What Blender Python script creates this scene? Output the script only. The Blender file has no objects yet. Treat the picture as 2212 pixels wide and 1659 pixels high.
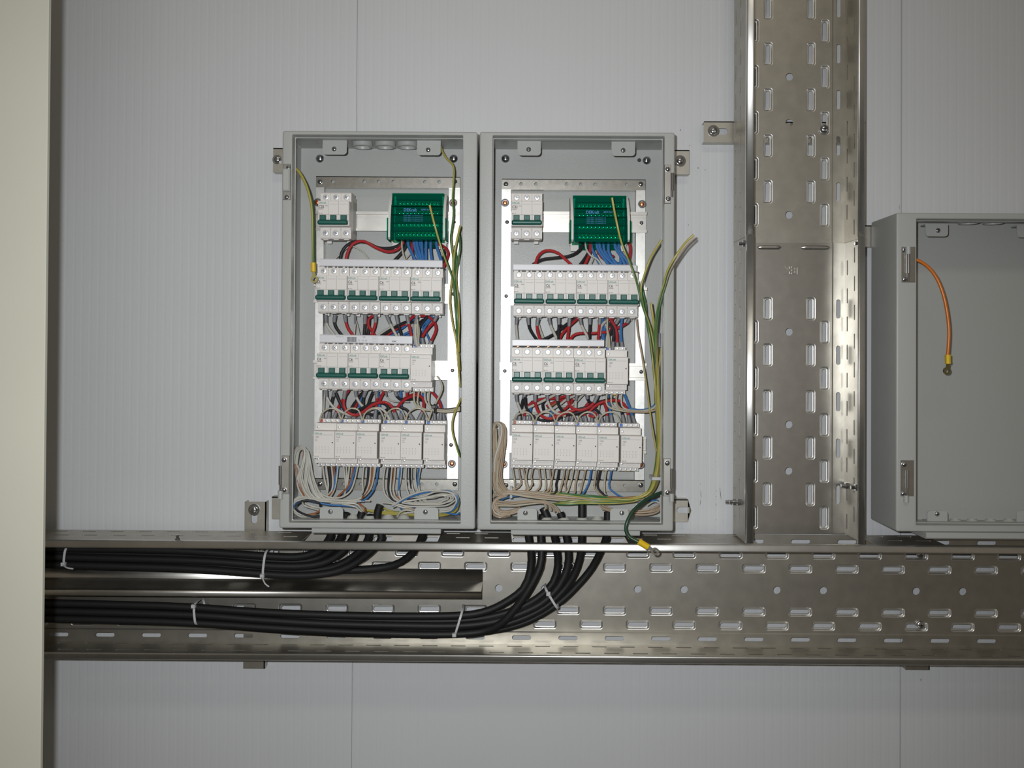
import bpy, bmesh, math, random
from mathutils import Vector, Matrix
random.seed(7)
S = bpy.context.scene
COL = S.collection

# ------------------------------------------------------------ camera
FPX, PPX, PPY = 1945.0, 1110.0, 742.0          # focal length and optical axis, in pixels of the 2212x1659 frame
CAM = Vector((0.0, -1.65, 1.45))
ROLL, PITCH, YAW = 0.0060, 0.0100, 0.0040
RM = (Matrix.Rotation(YAW, 3, 'Z') @ Matrix.Rotation(math.pi / 2 + PITCH, 3, 'X') @ Matrix.Rotation(ROLL, 3, 'Z'))
cd = bpy.data.cameras.new('camera')
cam = bpy.data.objects.new('camera', cd)
COL.objects.link(cam)
cd.sensor_width = 36.0
cd.lens = FPX / 2212 * 36
cd.shift_x = (1106 - PPX) / 2212
cd.shift_y = (PPY - 829.5) / 2212
cd.clip_start = 0.02
cam.matrix_world = Matrix.Translation(CAM) @ RM.to_4x4()
S.camera = cam

# ------------------------------------------------------------ world, lights, exposure
w = bpy.data.worlds.new('world')
S.world = w
w.use_nodes = True
nt = w.node_tree
bg = nt.nodes['Background']
tc = nt.nodes.new('ShaderNodeTexCoord')
sp = nt.nodes.new('ShaderNodeSeparateXYZ')
cr = nt.nodes.new('ShaderNodeValToRGB')
mp = nt.nodes.new('ShaderNodeMapRange')
nt.links.new(tc.outputs['Generated'], sp.inputs[0])
nt.links.new(sp.outputs['Z'], mp.inputs['Value'])
mp.inputs['From Min'].default_value = -1
nt.links.new(mp.outputs[0], cr.inputs[0])
cr.color_ramp.elements[0].color = (0.06, 0.052, 0.042, 1)
cr.color_ramp.elements[1].color = (0.13, 0.125, 0.115, 1)
e = cr.color_ramp.elements.new(0.5)
e.color = (0.15, 0.128, 0.098, 1)
nt.links.new(cr.outputs[0], bg.inputs['Color'])
bg.inputs['Strength'].default_value = 0.9

def light(name, kind, loc, energy, color, size=None, target=None):
    l = bpy.data.lights.new(name, kind)
    l.energy = energy
    l.color = color
    o = bpy.data.objects.new(name, l)
    COL.objects.link(o)
    o.location = loc
    if target is not None:
        o.rotation_euler = (Vector(target) - Vector(loc)).to_track_quat('-Z', 'Y').to_euler()
    if size is not None:
        if kind == 'AREA':
            l.shape = 'RECTANGLE'; l.size, l.size_y = size
        else:
            l.shadow_soft_size = size
    return o
fl = light('camera_flash', 'SPOT', (-0.048, -1.66, 1.49), 63.0, (0.935, 0.97, 1.0), 0.012, (-0.07, 0, 1.37))
fl.data.spot_size = math.radians(104)
fl.data.spot_blend = 1.0
light('ceiling_lamp', 'AREA', (0.2, -2.6, 3.5), 8.0, (1.0, 0.93, 0.80), (1.2, 0.3), (0.1, 0, 1.3))
S.view_settings.view_transform = 'Standard'
S.view_settings.look = 'None'
S.view_settings.exposure = 0.0
S.view_settings.gamma = 1.0
S.view_settings.use_curve_mapping = False

# ------------------------------------------------------------ photo pixel + distance from the wall -> world
def at(x, y, d):
    v = RM @ Vector(((x - PPX) / FPX, -(y - PPY) / FPX, -1.0))
    t = (-d - CAM.y) / v.y
    return CAM + v * t
def XZ(x, y, d):
    p = at(x, y, d)
    return p.x, p.z

# ------------------------------------------------------------ materials
def new_mat(name):
    m = bpy.data.materials.new(name)
    m.use_nodes = True
    return m, m.node_tree, m.node_tree.nodes['Principled BSDF']
def mat(name, col, rough=0.5, metal=0.0, bump=None, var=None, spec=0.5, coat=0.0):
    """bump=(scale, strength, distance); var=(scale, amount) mottles the colour"""
    m, t, b = new_mat(name)
    b.inputs['Base Color'].default_value = (*col, 1)
    b.inputs['Roughness'].default_value = rough
    b.inputs['Metallic'].default_value = metal
    b.inputs['Specular IOR Level'].default_value = spec
    b.inputs['Coat Weight'].default_value = coat
    tc = t.nodes.new('ShaderNodeTexCoord')
    if var:
        n = t.nodes.new('ShaderNodeTexNoise')
        n.inputs['Scale'].default_value = var[0]
        n.inputs['Detail'].default_value = 4
        t.links.new(tc.outputs['Object'], n.inputs['Vector'])
        r = t.nodes.new('ShaderNodeValToRGB')
        a = var[1]
        r.color_ramp.elements[0].position = 0.3
        r.color_ramp.elements[1].position = 0.7
        r.color_ramp.elements[0].color = (*[c * (1 - a) for c in col], 1)
        r.color_ramp.elements[1].color = (*[min(1, c * (1 + a)) for c in col], 1)
        t.links.new(n.outputs['Fac'], r.inputs[0])
        t.links.new(r.outputs[0], b.inputs['Base Color'])
    if bump:
        n = t.nodes.new('ShaderNodeTexNoise')
        n.inputs['Scale'].default_value = bump[0]
        n.inputs['Detail'].default_value = 2
        t.links.new(tc.outputs['Object'], n.inputs['Vector'])
        u = t.nodes.new('ShaderNodeBump')
        u.inputs['Strength'].default_value = bump[1]
        u.inputs['Distance'].default_value = bump[2]
        t.links.new(n.outputs['Fac'], u.inputs['Height'])
        t.links.new(u.outputs[0], b.inputs['Normal'])
    return m
MT = {}
MT['panel'] = mat('white_panel_paint', (0.60, 0.605, 0.615), 0.42, var=(3.0, 0.02), bump=(600, 0.08, 0.0005))
MT['beige'] = mat('beige_paint', (0.565, 0.55, 0.455), 0.6, var=(4, 0.03), bump=(700, 0.1, 0.0004))
MT['floor'] = mat('grey_floor', (0.20, 0.19, 0.17), 0.7, var=(6, 0.15))
MT['cab'] = mat('grey_powder_coat', (0.41, 0.415, 0.395), 0.36, bump=(900, 0.35, 0.0005))
MT['galv'] = mat('galvanised_steel', (0.49, 0.465, 0.41), 0.42, 1.0, bump=(9, 0.015, 0.003), var=(40, 0.08))
MT['galv_shiny'] = mat('bright_galvanised_steel', (0.60, 0.58, 0.54), 0.33, 1.0, bump=(9, 0.012, 0.003), var=(50, 0.06))
MT['galv_highlight'] = mat('galvanised_steel_painted_highlight', (0.80, 0.79, 0.76), 0.40, 1.0, var=(60, 0.05))  # same steel, lighter: flash highlights on rims and dimples put into the colour
MT['zinc_side'] = mat('brushed_zinc_strip', (0.66, 0.65, 0.62), 0.37, 1.0, bump=(500, 0.06, 0.0005), var=(120, 0.08))
MT['zinc'] = mat('zinc_plated_strip', (0.58, 0.56, 0.51), 0.27, 1.0, bump=(500, 0.06, 0.0005), var=(120, 0.10))
MT['chrome'] = mat('polished_zinc_screw', (0.62, 0.63, 0.66), 0.16, 1.0)
MT['screwhead'] = mat('zinc_screw_head', (0.72, 0.73, 0.76), 0.34, 0.6)
MT['darksteel'] = mat('dark_steel', (0.10, 0.10, 0.11), 0.4, 0.8)
MT['copper'] = mat('copper', (0.75, 0.28, 0.13), 0.35, 1.0)
MT['dev'] = mat('light_grey_plastic', (0.71, 0.67, 0.63), 0.45, bump=(1200, 0.12, 0.0002))
MT['devside'] = mat('grey_plastic_body', (0.45, 0.44, 0.40), 0.5)
MT['green'] = mat('dark_green_plastic', (0.014, 0.105, 0.082), 0.38)
MT['comb'] = mat('white_comb_cover', (0.66, 0.655, 0.68), 0.35)
MT['ink'] = mat('black_ink', (0.035, 0.035, 0.04), 0.6)
MT['wallmark'] = mat('dark_smear', (0.14, 0.14, 0.17), 0.7)
MT['inkgrey'] = mat('grey_ink', (0.30, 0.29, 0.29), 0.6)
MT['inkgreen'] = mat('green_ink', (0.06, 0.26, 0.22), 0.6)
MT['gap'] = mat('dark_gap', (0.05, 0.05, 0.05), 0.8)
MT['w_red'] = mat('red_insulation', (0.40, 0.022, 0.028), 0.35)
MT['w_black'] = mat('black_insulation', (0.018, 0.018, 0.022), 0.38)
MT['w_white'] = mat('white_insulation', (0.50, 0.485, 0.43), 0.4)
MT['w_cream'] = mat('cream_insulation', (0.47, 0.43, 0.33), 0.42)
MT['w_tan'] = mat('tan_insulation', (0.40, 0.31, 0.22), 0.42)
MT['w_blue'] = mat('blue_insulation', (0.045, 0.17, 0.42), 0.35)
MT['w_brown'] = mat('brown_insulation', (0.30, 0.10, 0.035), 0.42)
MT['w_yellow'] = mat('yellow_insulation', (0.40, 0.345, 0.075), 0.42)
MT['w_green'] = mat('green_insulation', (0.05, 0.155, 0.045), 0.42)
MT['w_dkgreen'] = mat('dark_green_insulation', (0.015, 0.05, 0.025), 0.35)
MT['w_orange'] = mat('orange_insulation', (0.62, 0.16, 0.012), 0.3)
MT['cable'] = mat('black_cable_sheath', (0.010, 0.010, 0.010), 0.55, spec=0.35, bump=(300, 0.25, 0.0006))
MT['ferrule'] = mat('grey_ferrule', (0.20, 0.20, 0.21), 0.5)
MT['sleeve'] = mat('yellow_sleeve', (0.72, 0.47, 0.01), 0.4)
MT['tie'] = mat('white_nylon', (0.5, 0.5, 0.5), 0.45)
MT['grommet'] = mat('translucent_grommet', (0.42, 0.42, 0.38), 0.3)
MT['blueterm'] = mat('blue_terminal_mark', (0.02, 0.13, 0.50), 0.4)
MT['redterm'] = mat('red_terminal_mark', (0.45, 0.03, 0.03), 0.4)
MT['brass'] = mat('brass_bar', (0.35, 0.30, 0.12), 0.35, 1.0)
MT['darkplastic'] = mat('dark_plastic_holder', (0.03, 0.06, 0.055), 0.5)
MT['blueink'] = mat('blue_ink', (0.03, 0.22, 0.50), 0.5)
m, t, b = new_mat('green_translucent_cover')
for n in list(t.nodes):
    if n.type != 'OUTPUT_MATERIAL': t.nodes.remove(n)
out = t.nodes['Material Output']
tr = t.nodes.new('ShaderNodeBsdfTransparent'); tr.inputs[0].default_value = (0.02, 0.52, 0.36, 1)
df = t.nodes.new('ShaderNodeBsdfPrincipled'); df.inputs['Base Color'].default_value = (0.0, 0.34, 0.23, 1); df.inputs['Roughness'].default_value = 0.12
mx = t.nodes.new('ShaderNodeMixShader'); mx.inputs[0].default_value = 0.14
t.links.new(tr.outputs[0], mx.inputs[1]); t.links.new(df.outputs[0], mx.inputs[2]); t.links.new(mx.outputs[0], out.inputs[0])
MT['greenclear'] = m

# ------------------------------------------------------------ mesh builder
class MB:
    def __init__(s):
        s.v = []; s.f = []; s.m = []; s.mats = []; s.cur = 0; s.flat = set()
    def use(s, key):
        if key not in s.mats: s.mats.append(key)
        s.cur = s.mats.index(key)
        return s
    def add(s, vs, fs):
        o = len(s.v)
        s.v += [tuple(v) for v in vs]
        for f in fs:
            s.f.append([i + o for i in f]); s.m.append(s.cur)
    # boxes use x, z and d = distance out from the wall (y = -d)
    def box(s, x0, x1, z0, z1, d0, d1, bev=0.0):
        b = min(bev, (x1 - x0) * .45, (z1 - z0) * .45, (d1 - d0) * .9)
        if b <= 0:
            vs = [(x, -d, z) for d in (d0, d1) for z in (z0, z1) for x in (x0, x1)]
            s.add(vs, [(0, 1, 3, 2), (4, 6, 7, 5), (0, 4, 5, 1), (2, 3, 7, 6), (0, 2, 6, 4), (1, 5, 7, 3)])
        else:   # bevelled around the front face
            r = [(x0, z0), (x1, z0), (x1, z1), (x0, z1)]
            i = [(x0 + b, z0 + b), (x1 - b, z0 + b), (x1 - b, z1 - b), (x0 + b, z1 - b)]
            vs = [(x, -d0, z) for x, z in r] + [(x, -(d1 - b), z) for x, z in r] + [(x, -d1, z) for x, z in i]
            fs = [(3, 2, 1, 0), (8, 9, 10, 11)]
            for k in range(4):
                j = (k + 1) % 4
                fs += [(k, j, 4 + j, 4 + k), (4 + k, 4 + j, 8 + j, 8 + k)]
            s.add(vs, fs)
    def loft(s, rings, cap0=True, cap1=True):
        n = len(rings[0]); vs = [p for r in rings for p in r]; fs = []
        for a in range(len(rings) - 1):
            for k in range(n):
                j = (k + 1) % n
                fs.append((a * n + k, a * n + j, (a + 1) * n + j, (a + 1) * n + k))
        if cap0: fs.append(tuple(reversed(range(n))))
        if cap1: fs.append(tuple((len(rings) - 1) * n + k for k in range(n)))
        s.add(vs, fs)
    def cyl(s, x, z, r, d0, d1, n=20, dome=0.0):
        cs = [(math.cos(2 * math.pi * k / n), math.sin(2 * math.pi * k / n)) for k in range(n)]
        rings = [[(x + r * c, -d0, z + r * q) for c, q in cs], [(x + r * c, -d1, z + r * q) for c, q in cs]]
        if dome:
            for k in range(1, 5):
                a = k * math.pi / 2 / 5
                rings.append([(x + r * math.cos(a) * c, -(d1 + dome * math.sin(a)), z + r * math.cos(a) * q) for c, q in cs])
        s.loft(rings)
    def ring(s, x, z, r0, r1, d0, d1, n=24):
        cs = [(math.cos(2 * math.pi * k / n), math.sin(2 * math.pi * k / n)) for k in range(n)]
        rr = [[(x + r * c, -d, z + r * q) for c, q in cs] for r, d in ((r0, d0), (r1, d0), (r1, d1), (r0, d1), (r0, d0))]
        s.loft(rr, False, False)
    def prism(s, prof, x0, x1):          # prof: list of (d, z), extruded along x
        a = [(x0, -d, z) for d, z in prof]; b = [(x1, -d, z) for d, z in prof]
        s.loft([a, b])
    def sheet(s, prof, fn, u0, u1):      # open profile extruded along u through the mapping fn(u, a, b)
        n = len(prof)
        vs = [fn(u0, a, b) for a, b in prof] + [fn(u1, a, b) for a, b in prof]
        s.add(vs, [(k, k + 1, n + k + 1, n + k) for k in range(n - 1)])
    def tube(s, pts, r, n=8, twist=0.0, mats=None, cap=True, flat=None):
        P = [Vector(p) for p in pts]
        T = []
        for i in range(len(P)):
            a = P[max(0, i - 1)]; b = P[min(len(P) - 1, i + 1)]
            T.append((b - a).normalized())
        N = T[0].cross(Vector((0, 1, 0)))
        if N.length < 1e-3: N = T[0].cross(Vector((1, 0, 0)))
        N.normalize()
        rings = []; L = 0
        for i, p in enumerate(P):
            if i:
                N = (N - T[i] * N.dot(T[i])).normalized(); L += (P[i] - P[i - 1]).length
            B = T[i].cross(N)
            rr = r[i] if isinstance(r, (list, tuple)) else r
            rings.append([p + (N * math.cos(2 * math.pi * k / n + twist * L) + B * math.sin(2 * math.pi * k / n + twist * L) * (flat or 1)) * rr for k in range(n)])
        base = len(s.v)
        s.v += [tuple(q) for g in rings for q in g]
        for a in range(len(rings) - 1):
            for k in range(n):
                j = (k + 1) % n
                s.f.append([base + a * n + k, base + a * n + j, base + (a + 1) * n + j, base + (a + 1) * n + k])
                s.m.append(mats[k * len(mats) // n] if mats else s.cur)
        if cap:
            s.f.append([base + k for k in reversed(range(n))]); s.m.append(s.cur)
            s.f.append([base + (len(rings) - 1) * n + k for k in range(n)]); s.m.append(s.cur)
    def merge(s, me, M, key):
        s.use(key)
        s.add([M @ v.co for v in me.vertices], [list(p.vertices) for p in me.polygons])
    def data(s, name, smooth=True):
        me = bpy.data.meshes.new(name)
        me.from_pydata(s.v, [], s.f)
        for k in s.mats: me.materials.append(MT[k])
        me.polygons.foreach_set('material_index', s.m)
        if smooth:
            me.update()
            me.set_sharp_from_angle(angle=math.radians(32))
            me.polygons.foreach_set('use_smooth', [k not in s.flat for k in range(len(s.f))])
        me.update()
        return me
    def build(s, name, parent=None, smooth=True, solid=None):
        o = bpy.data.objects.new(name, s.data(name, smooth))
        COL.objects.link(o)
        if parent is not None: o.parent = parent
        if solid:
            md = o.modifiers.new('thickness', 'SOLIDIFY'); md.thickness = solid; md.offset = -1
        return o

def tag(o, label=None, cat=None, group=None, kind=None):
    if label: o['label'] = label
    if cat: o['category'] = cat
    if group: o['group'] = group
    if kind: o['kind'] = kind
    return o
def empty(name, loc, label=None, cat=None, group=None, kind=None):
    o = bpy.data.objects.new(name, None)
    o.empty_display_size = 0.01
    o.location = loc
    COL.objects.link(o)
    return tag(o, label, cat, group, kind)
def copy_tree(o, parent=None):
    c = o.copy(); COL.objects.link(c); c.parent = parent
    for ch in KIDS.get(o.name, []):
        k = copy_tree(ch, c)
        KIDS.setdefault(c.name, []).append(k)
    return c
KIDS = {}
def kid(parent, ob):
    KIDS.setdefault(parent.name, []).append(ob)
    return ob

# text as mesh geometry
TX = {}
def text_mesh(txt, size, bold=0.0):
    key = (txt, size, bold)
    if key not in TX:
        c = bpy.data.curves.new('txt', 'FONT')
        c.body = txt; c.size = size; c.resolution_u = 2; c.offset = bold
        o = bpy.data.objects.new('txt', c)
        COL.objects.link(o)
        dg = bpy.context.evaluated_depsgraph_get()
        me = bpy.data.meshes.new_from_object(o.evaluated_get(dg))
        bpy.data.objects.remove(o); bpy.data.curves.remove(c)
        TX[key] = me
    return TX[key]
def text(mb, txt, x, z, d, size, key, sx=1.0, bold=0.0):
    me = text_mesh(txt, size, bold)
    M = Matrix.Translation((x, -d, z)) @ Matrix.Rotation(math.pi / 2, 4, 'X') @ Matrix.Diagonal((sx, 1, 1, 1))
    mb.merge(me, M, key)

def catmull(pts, step=0.006):
    P = [Vector(p) for p in pts]
    if len(P) < 3:
        n = max(2, int((P[1] - P[0]).length / step)); return [P[0].lerp(P[1], k / n) for k in range(n + 1)]
    Q = [P[0] * 2 - P[1]] + P + [P[-1] * 2 - P[-2]]
    out = []
    for i in range(1, len(Q) - 2):
        a, b, c, d = Q[i - 1], Q[i], Q[i + 1], Q[i + 2]
        n = max(2, int((c - b).length / step))
        for k in range(n):
            t = k / n
            out.append(0.5 * ((2 * b) + (c - a) * t + (2 * a - 5 * b + 4 * c - d) * t * t + (3 * b - a - 3 * c + d) * t ** 3))
    out.append(P[-1])
    return out
# ============================================================ the setting
# back wall of insulated panels with narrow vertical grooves every 15 mm
mb = MB().use('panel')
SEAM_L = at(766, 800, 0).x; SEAM_R = at(1945, 800, 0).x
PW = SEAM_R - SEAM_L
x = SEAM_L - 3 * PW; xe = SEAM_R + 3 * PW
prof = []
ridx = 0
seams = [SEAM_L + k * PW for k in range(-3, 5)]
NR = 66; per = PW / NR
for s_ in seams[:-1]:
    for k in range(NR):
        a = s_ + k * per
        if k == 0:
            prof += [(a, -0.004), (a + 0.0012, -0.004), (a + 0.0022, 0.0)]
        prof += [(a + 0.0038, 0.0), (a + per - 0.0052, 0.0), (a + per - 0.0038, -0.00014), (a + per - 0.0008, -0.00014)]
        if k < NR - 1: prof += [(a + per + 0.0006, 0.0)]
        else: prof += [(a + per - 0.0004, 0.0), (a + per, -0.004)]
prof.sort(key=lambda q: q[0])
zs = (0.0, 3.2)
vs = [(p[0], -p[1], z) for z in zs for p in prof]
n = len(prof)
mb.add(vs, [(k, k + 1, n + k + 1, n + k) for k in range(n - 1)])
o = mb.build('wall_back', smooth=False); tag(o, kind='structure')
md = o.modifiers.new('thickness', 'SOLIDIFY'); md.thickness = 0.06; md.offset = -1
mb = MB().use('floor'); mb.box(-3.5, 3.5, -0.1, 0.0, -0.1, 4.5); tag(mb.build('floor'), kind='structure')

# beige panel edge at the far left, half a metre in front of the wall
xp = at(96, 830, 0.524).x
mb = MB().use('beige'); mb.box(xp - 0.55, xp, 0.0, 2.5, 0.518, 0.524, 0.001)
tag(mb.build('partition_panel'), 'flat beige painted panel standing upright along the left edge in front of the cable tray', 'panel')

# small pen and sealant marks on the wall
mb = MB().use('wallmark')
def dab(x, y, w_, h_, rot=0.0):
    p = at(x, y, 0.0)
    a, b = w_ / 3.4, h_ / 2
    c, s_ = math.cos(rot), math.sin(rot)
    pts = [(-a * .3, -b), (a * .6, -b * .8), (a, 0), (a * .4, b), (-a * .4, b * .7), (-a, -b * .2)]
    mb.add([(p.x + u * c - v * s_, -0.0005, p.z + u * s_ + v * c) for u, v in pts], [range(6)])
for x, y, ww, hh, r in [(1514, 1068, .0016, .016, 0.05), (1513, 1085, .0016, .012, -.1), (1556, 1065, .002, .024, .12), (1547, 1060, .0012, .004, 0),
                        (1547, 1072, .0014, .003, 0), (1547, 1090, .0012, .006, 0), (1547, 1122, .001, .004, 0), (1513, 1045, .001, .003, 0),
                        (1538, 1014, .0015, .0015, 0), (1545, 998, .0015, .0015, 0), (1508, 363, .003, .003, 0), (1523, 367, .002, .003, 0),
                        (1487, 486, .002, .003, 0), (1470, 281, .003, .003, 0), (1989, 1468, .0022, .005, 0), (1560, 338, .001, .001, 0),
                        (1489, 315, .002, .002, 0), (1531, 1014, .001, .001, 0), (1943, 448, .001, .01, 0)]:
    dab(x, y, ww, hh, r)
tag(mb.build('trim_1', smooth=False), kind='structure')

# ============================================================ perforated sheet
def rrect(cu, cv, hu, hv, r, n=7):
    r = min(r, hu, hv)
    out = []
    for q, (su, sv) in enumerate(((1, 1), (-1, 1), (-1, -1), (1, -1))):
        for k in range(n):
            a = q * math.pi / 2 + k / (n - 1) * math.pi / 2
            out.append((cu + su * (hu - r) + r * math.cos(a), cv + sv * (hv - r) + r * math.sin(a)))
    return out
class Plate:
    def __init__(s, mb, fn):
        s.mb = mb; s.fn = fn; s.ix = {}
    def vi(s, u, v, w):
        k = (round(u, 5), round(v, 5), round(w, 5))
        if k not in s.ix:
            s.ix[k] = len(s.mb.v); s.mb.v.append(tuple(s.fn(u, v, w)))
        return s.ix[k]
    def face(s, ids):
        out = []
        for i in ids:
            if not out or out[-1] != i: out.append(i)
        if len(out) > 1 and out[0] == out[-1]: out.pop()
        if len(set(out)) >= 3: s.mb.flat.add(len(s.mb.f)); s.mb.f.append(out); s.mb.m.append(s.mb.cur)
    def rect(s, u0, u1, v0, v1, w=0.0):
        s.face([s.vi(u0, v0, w), s.vi(u1, v0, w), s.vi(u1, v1, w), s.vi(u0, v1, w)])
    def loops(s, loops):
        L = [[s.vi(u, v, w) for u, v in lp] for lp, w in loops]
        n = len(L[0])
        for a in range(len(L) - 1):
            for k in range(n):
                j = (k + 1) % n
                s.face([L[a][k], L[a][j], L[a + 1][j], L[a + 1][k]])
    def cell(s, u0, u1, v0, v1, cu, cv, hu, hv, r, emb=None, w=0.0):
        lp = []
        n = 7
        for q, (x, y) in enumerate(((u1, v1), (u0, v1), (u0, v0), (u1, v0))):
            lp += [(x, y)] * n
        loops = [(lp, w)]
        if emb:
            eu, ev, er, dep = emb
            for k_ in range(8):
                q_ = k_ / 7
                loops.append((rrect(cu, cv, eu - .0037 * q_, ev - .0037 * q_, er * (1 - .55 * q_)), w - dep * (.5 - .5 * math.cos(math.pi * q_))))
        last = (rrect(cu, cv, hu, hv, r), w - (emb[3] if emb else 0))
        if emb:
            s.loops(loops[:2])
            c_ = s.mb.cur
            s.mb.use('galv_highlight'); s.loops(loops[1:] + [last]); s.mb.cur = c_
        else:
            s.loops(loops + [last])
    def band(s, u0, u1, v0, v1, period, phase, hu, hv, r, emb=None, w=0.0, cv=None, skip=None):
        cv = (v0 + v1) / 2 if cv is None else cv
        k = math.ceil((u0 - phase) / period - 0.5)
        pos = u0
        while pos < u1 - 1e-6:
            c = phase + k * period
            a, b = max(u0, c - period / 2), min(u1, c + period / 2)
            eu = emb[0] if emb else hu
            if b - a > 1e-6:
                if c - eu < a + .001 or c + eu > b - .001 or (skip and skip(k)):
                    s.rect(a, b, v0, v1, w)
                else:
                    s.cell(a, b, v0, v1, c, cv, hu, hv, r, emb, w)
            pos = b; k += 1

TB = 0.030          # distance of the tray floors from the wall
TH = 0.095          # height of the tray sides
HW = 0.100
PER = 0.0831
EMB = (0.0213, 0.0085, 0.0050, 0.0030)
def tray_base(fn, u0, u1, ph, round_skip, key='galv'):
    mb = MB().use(key); P = Plate(mb, fn)
    hu, hv = 0.0172, 0.0038
    for sg in (-1, 1):
        def bb(a, b): return (a, b) if sg > 0 else (-b, -a)
        a, b = bb(.026, .051); P.band(u0, u1, a, b, PER, ph, hu, hv, .0038, EMB, cv=sg * .0385)
        a, b = bb(.051, .0765); P.band(u0, u1, a, b, PER, ph + PER / 2, hu, hv, .0038, EMB, cv=sg * .0636)
        a, b = bb(.0785, .100); P.band(u0, u1, a, b, PER, ph, hu, .0038, .0038, None, w=.0016, cv=sg * .0876)
        q = [P.vi(u0, sg * .0765, 0), P.vi(u1, sg * .0765, 0), P.vi(u1, sg * .0785, .0016), P.vi(u0, sg * .0785, .0016)]
        P.face(q if sg > 0 else q[::-1])
    P.band(u0, u1, -.026, .026, PER, ph + PER / 2, .0068, .0068, .0068, None, skip=round_skip)
    return mb
def tray_flange(fn, u0, u1, ph, cuts=(), key='galv', sl=1):
    """fn(u, h, t): h = distance in front of the tray floor, t = inwards"""
    mb = MB().use(key); P = Plate(mb, fn)
    segs = []; p = u0
    for a, b in cuts:
        if a > p: segs.append((p, a))
        p = b
    if p < u1: segs.append((p, u1))
    for a, b in segs:
        P.band(a, b, 0.0016, .030, .0501, ph, .0135, .0024, .0024, None, cv=.014)
        P.band(a, b, .030, .066, .0501, ph + .019, .0135, .0024, .0024, None, cv=.048)
        P.rect(a, b, .066, TH - .008)
    r0 = .0020 if sl > 0 else 0.0
    prof = [(TH - .008, 0), (TH - r0 - .0030, 0), (TH - r0 - .0013, .0003), (TH - r0 - .0005, .0008)]
    L_ = .0088
    for k in range(9):                       # hemmed lip, tilted a little forwards or backwards
        e_ = L_ * k / 8
        prof.append((TH - r0 + (.364 * e_ - .138 * e_ * e_ / L_ if sl > 0 else -.088 * e_ - .138 * e_ * e_ / L_), .0014 + e_))
    a_, t_ = prof[-1]
    for k in range(1, 7):
        q = k / 6 * math.pi
        prof.append((a_ - .0014 + .0014 * math.cos(q), t_ + .0012 * math.sin(q)))
    mb.use('galv_highlight')
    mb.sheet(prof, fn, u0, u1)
    return mb

# ------------------------------------------------------------ horizontal tray
zc = at(1400, 1273, TB).z
HX0, HX1 = -1.25, 1.75
phx = at(1528, 1227, TB).x
k0 = round((at(1577, 1273, TB).x - phx - PER / 2) / PER)
xh = at(1043, 1250, TB).x
tr = empty('cable_tray', (0, -TB, zc), 'long horizontal perforated steel cable tray running below all the cabinets', 'cable tray')
JX = at(1232, 1300, TB).x
def base_h(u, v, w): return Vector((u, -w, v))
o = tray_base(base_h, HX0, HX1, phx, lambda k: (k - k0) % 3 == 0).build('tray_floor', tr, solid=0.001)
pf = at(1100, 1300, TB).x
def fl_top(u, h, t): return Vector((u, -h, HW - t))
def fl_bot(u, h, t): return Vector((u, -h, -HW + t))
cuts = [(at(676, 1156, TB).x, at(954, 1156, TB).x), (at(1104, 1156, TB).x, at(1345, 1156, TB).x),
        (at(1612, 1156, TB).x, at(1852, 1156, TB).x), (at(1996, 1156, TB).x, HX1 - .05)]
tray_flange(fl_top, HX0, HX1, pf, cuts).build('tray_side', tr, solid=-0.001)
tray_flange(fl_bot, HX0, HX1, pf + .01).build('tray_side', tr, solid=0.001)
# small bolts on the tray
def bolt(parent, x, z, d, r=.0045, name='bolt', lx=0, lz=0, key='chrome', n=16, dome=.0025):
    mb = MB().use(key); mb.cyl(x, z, r, d, d + .0015, n, dome)
    mb.use('darksteel')
    mb.box(x - r * .45, x + r * .45, z - r * .1, z + r * .1, d + .0015 + dome * .75, d + .0017 + dome)
    mb.box(x - r * .1, x + r * .1, z - r * .45, z + r * .45, d + .0015 + dome * .75, d + .0017 + dome)
    return mb.build(name, parent)
def rel(o, x, y, d):
    p = at(x, y, d); return p.x - o.location.x, p.z - o.location.z
for x, y in ((1988, 1198), (1988, 1350)):
    a, b = rel(tr, x, y, TB + .003); bolt(tr, a, b, 0.001, .0075, dome=.004)
# nut standing on the top side of the tray near the left end
a, b = rel(tr, 383, 1160, TB + .085)
mb = MB().use('chrome')
for r, z0, z1 in ((.0045, HW, HW + .004), (.0028, HW + .004, HW + .009)):
    mb.loft([[(a + r * math.cos(q * math.pi / 3), -.085 + r * math.sin(q * math.pi / 3), z) for q in range(6)] for z in (z0, z1)])
mb.build('nut', tr, smooth=False)
# ------------------------------------------------------------ divider inside the horizontal tray
zd = at(900, 1254, TB).z
x1 = at(1043, 1250, TB).x
o = empty('tray_divider', (0, -TB, zd), 'plain steel divider strip with rolled edge inside the left half of the horizontal tray', 'tray divider')
mb = MB().use('galv_shiny')
prof = [(.0035, .022), (.0035, .003), (.004, .0012), (.006, 0), (.060, 0), (.070, 0)]
for k in range(1, 8):
    q = k / 7 * math.pi / 2
    prof.append((.070 + .005 * math.sin(q), -.005 + .005 * math.cos(q)))
prof += [(.075, -.0095)]
for k in range(1, 7):
    q = k / 6 * math.pi
    prof.append((.0725 + .0025 * math.cos(q), -.0095 - .0025 * math.sin(q)))
mb.sheet(prof, lambda u, a, b: Vector((u, -a, b)), HX0, x1)
mb.build('divider_strip', o, solid=0.0009)

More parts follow.
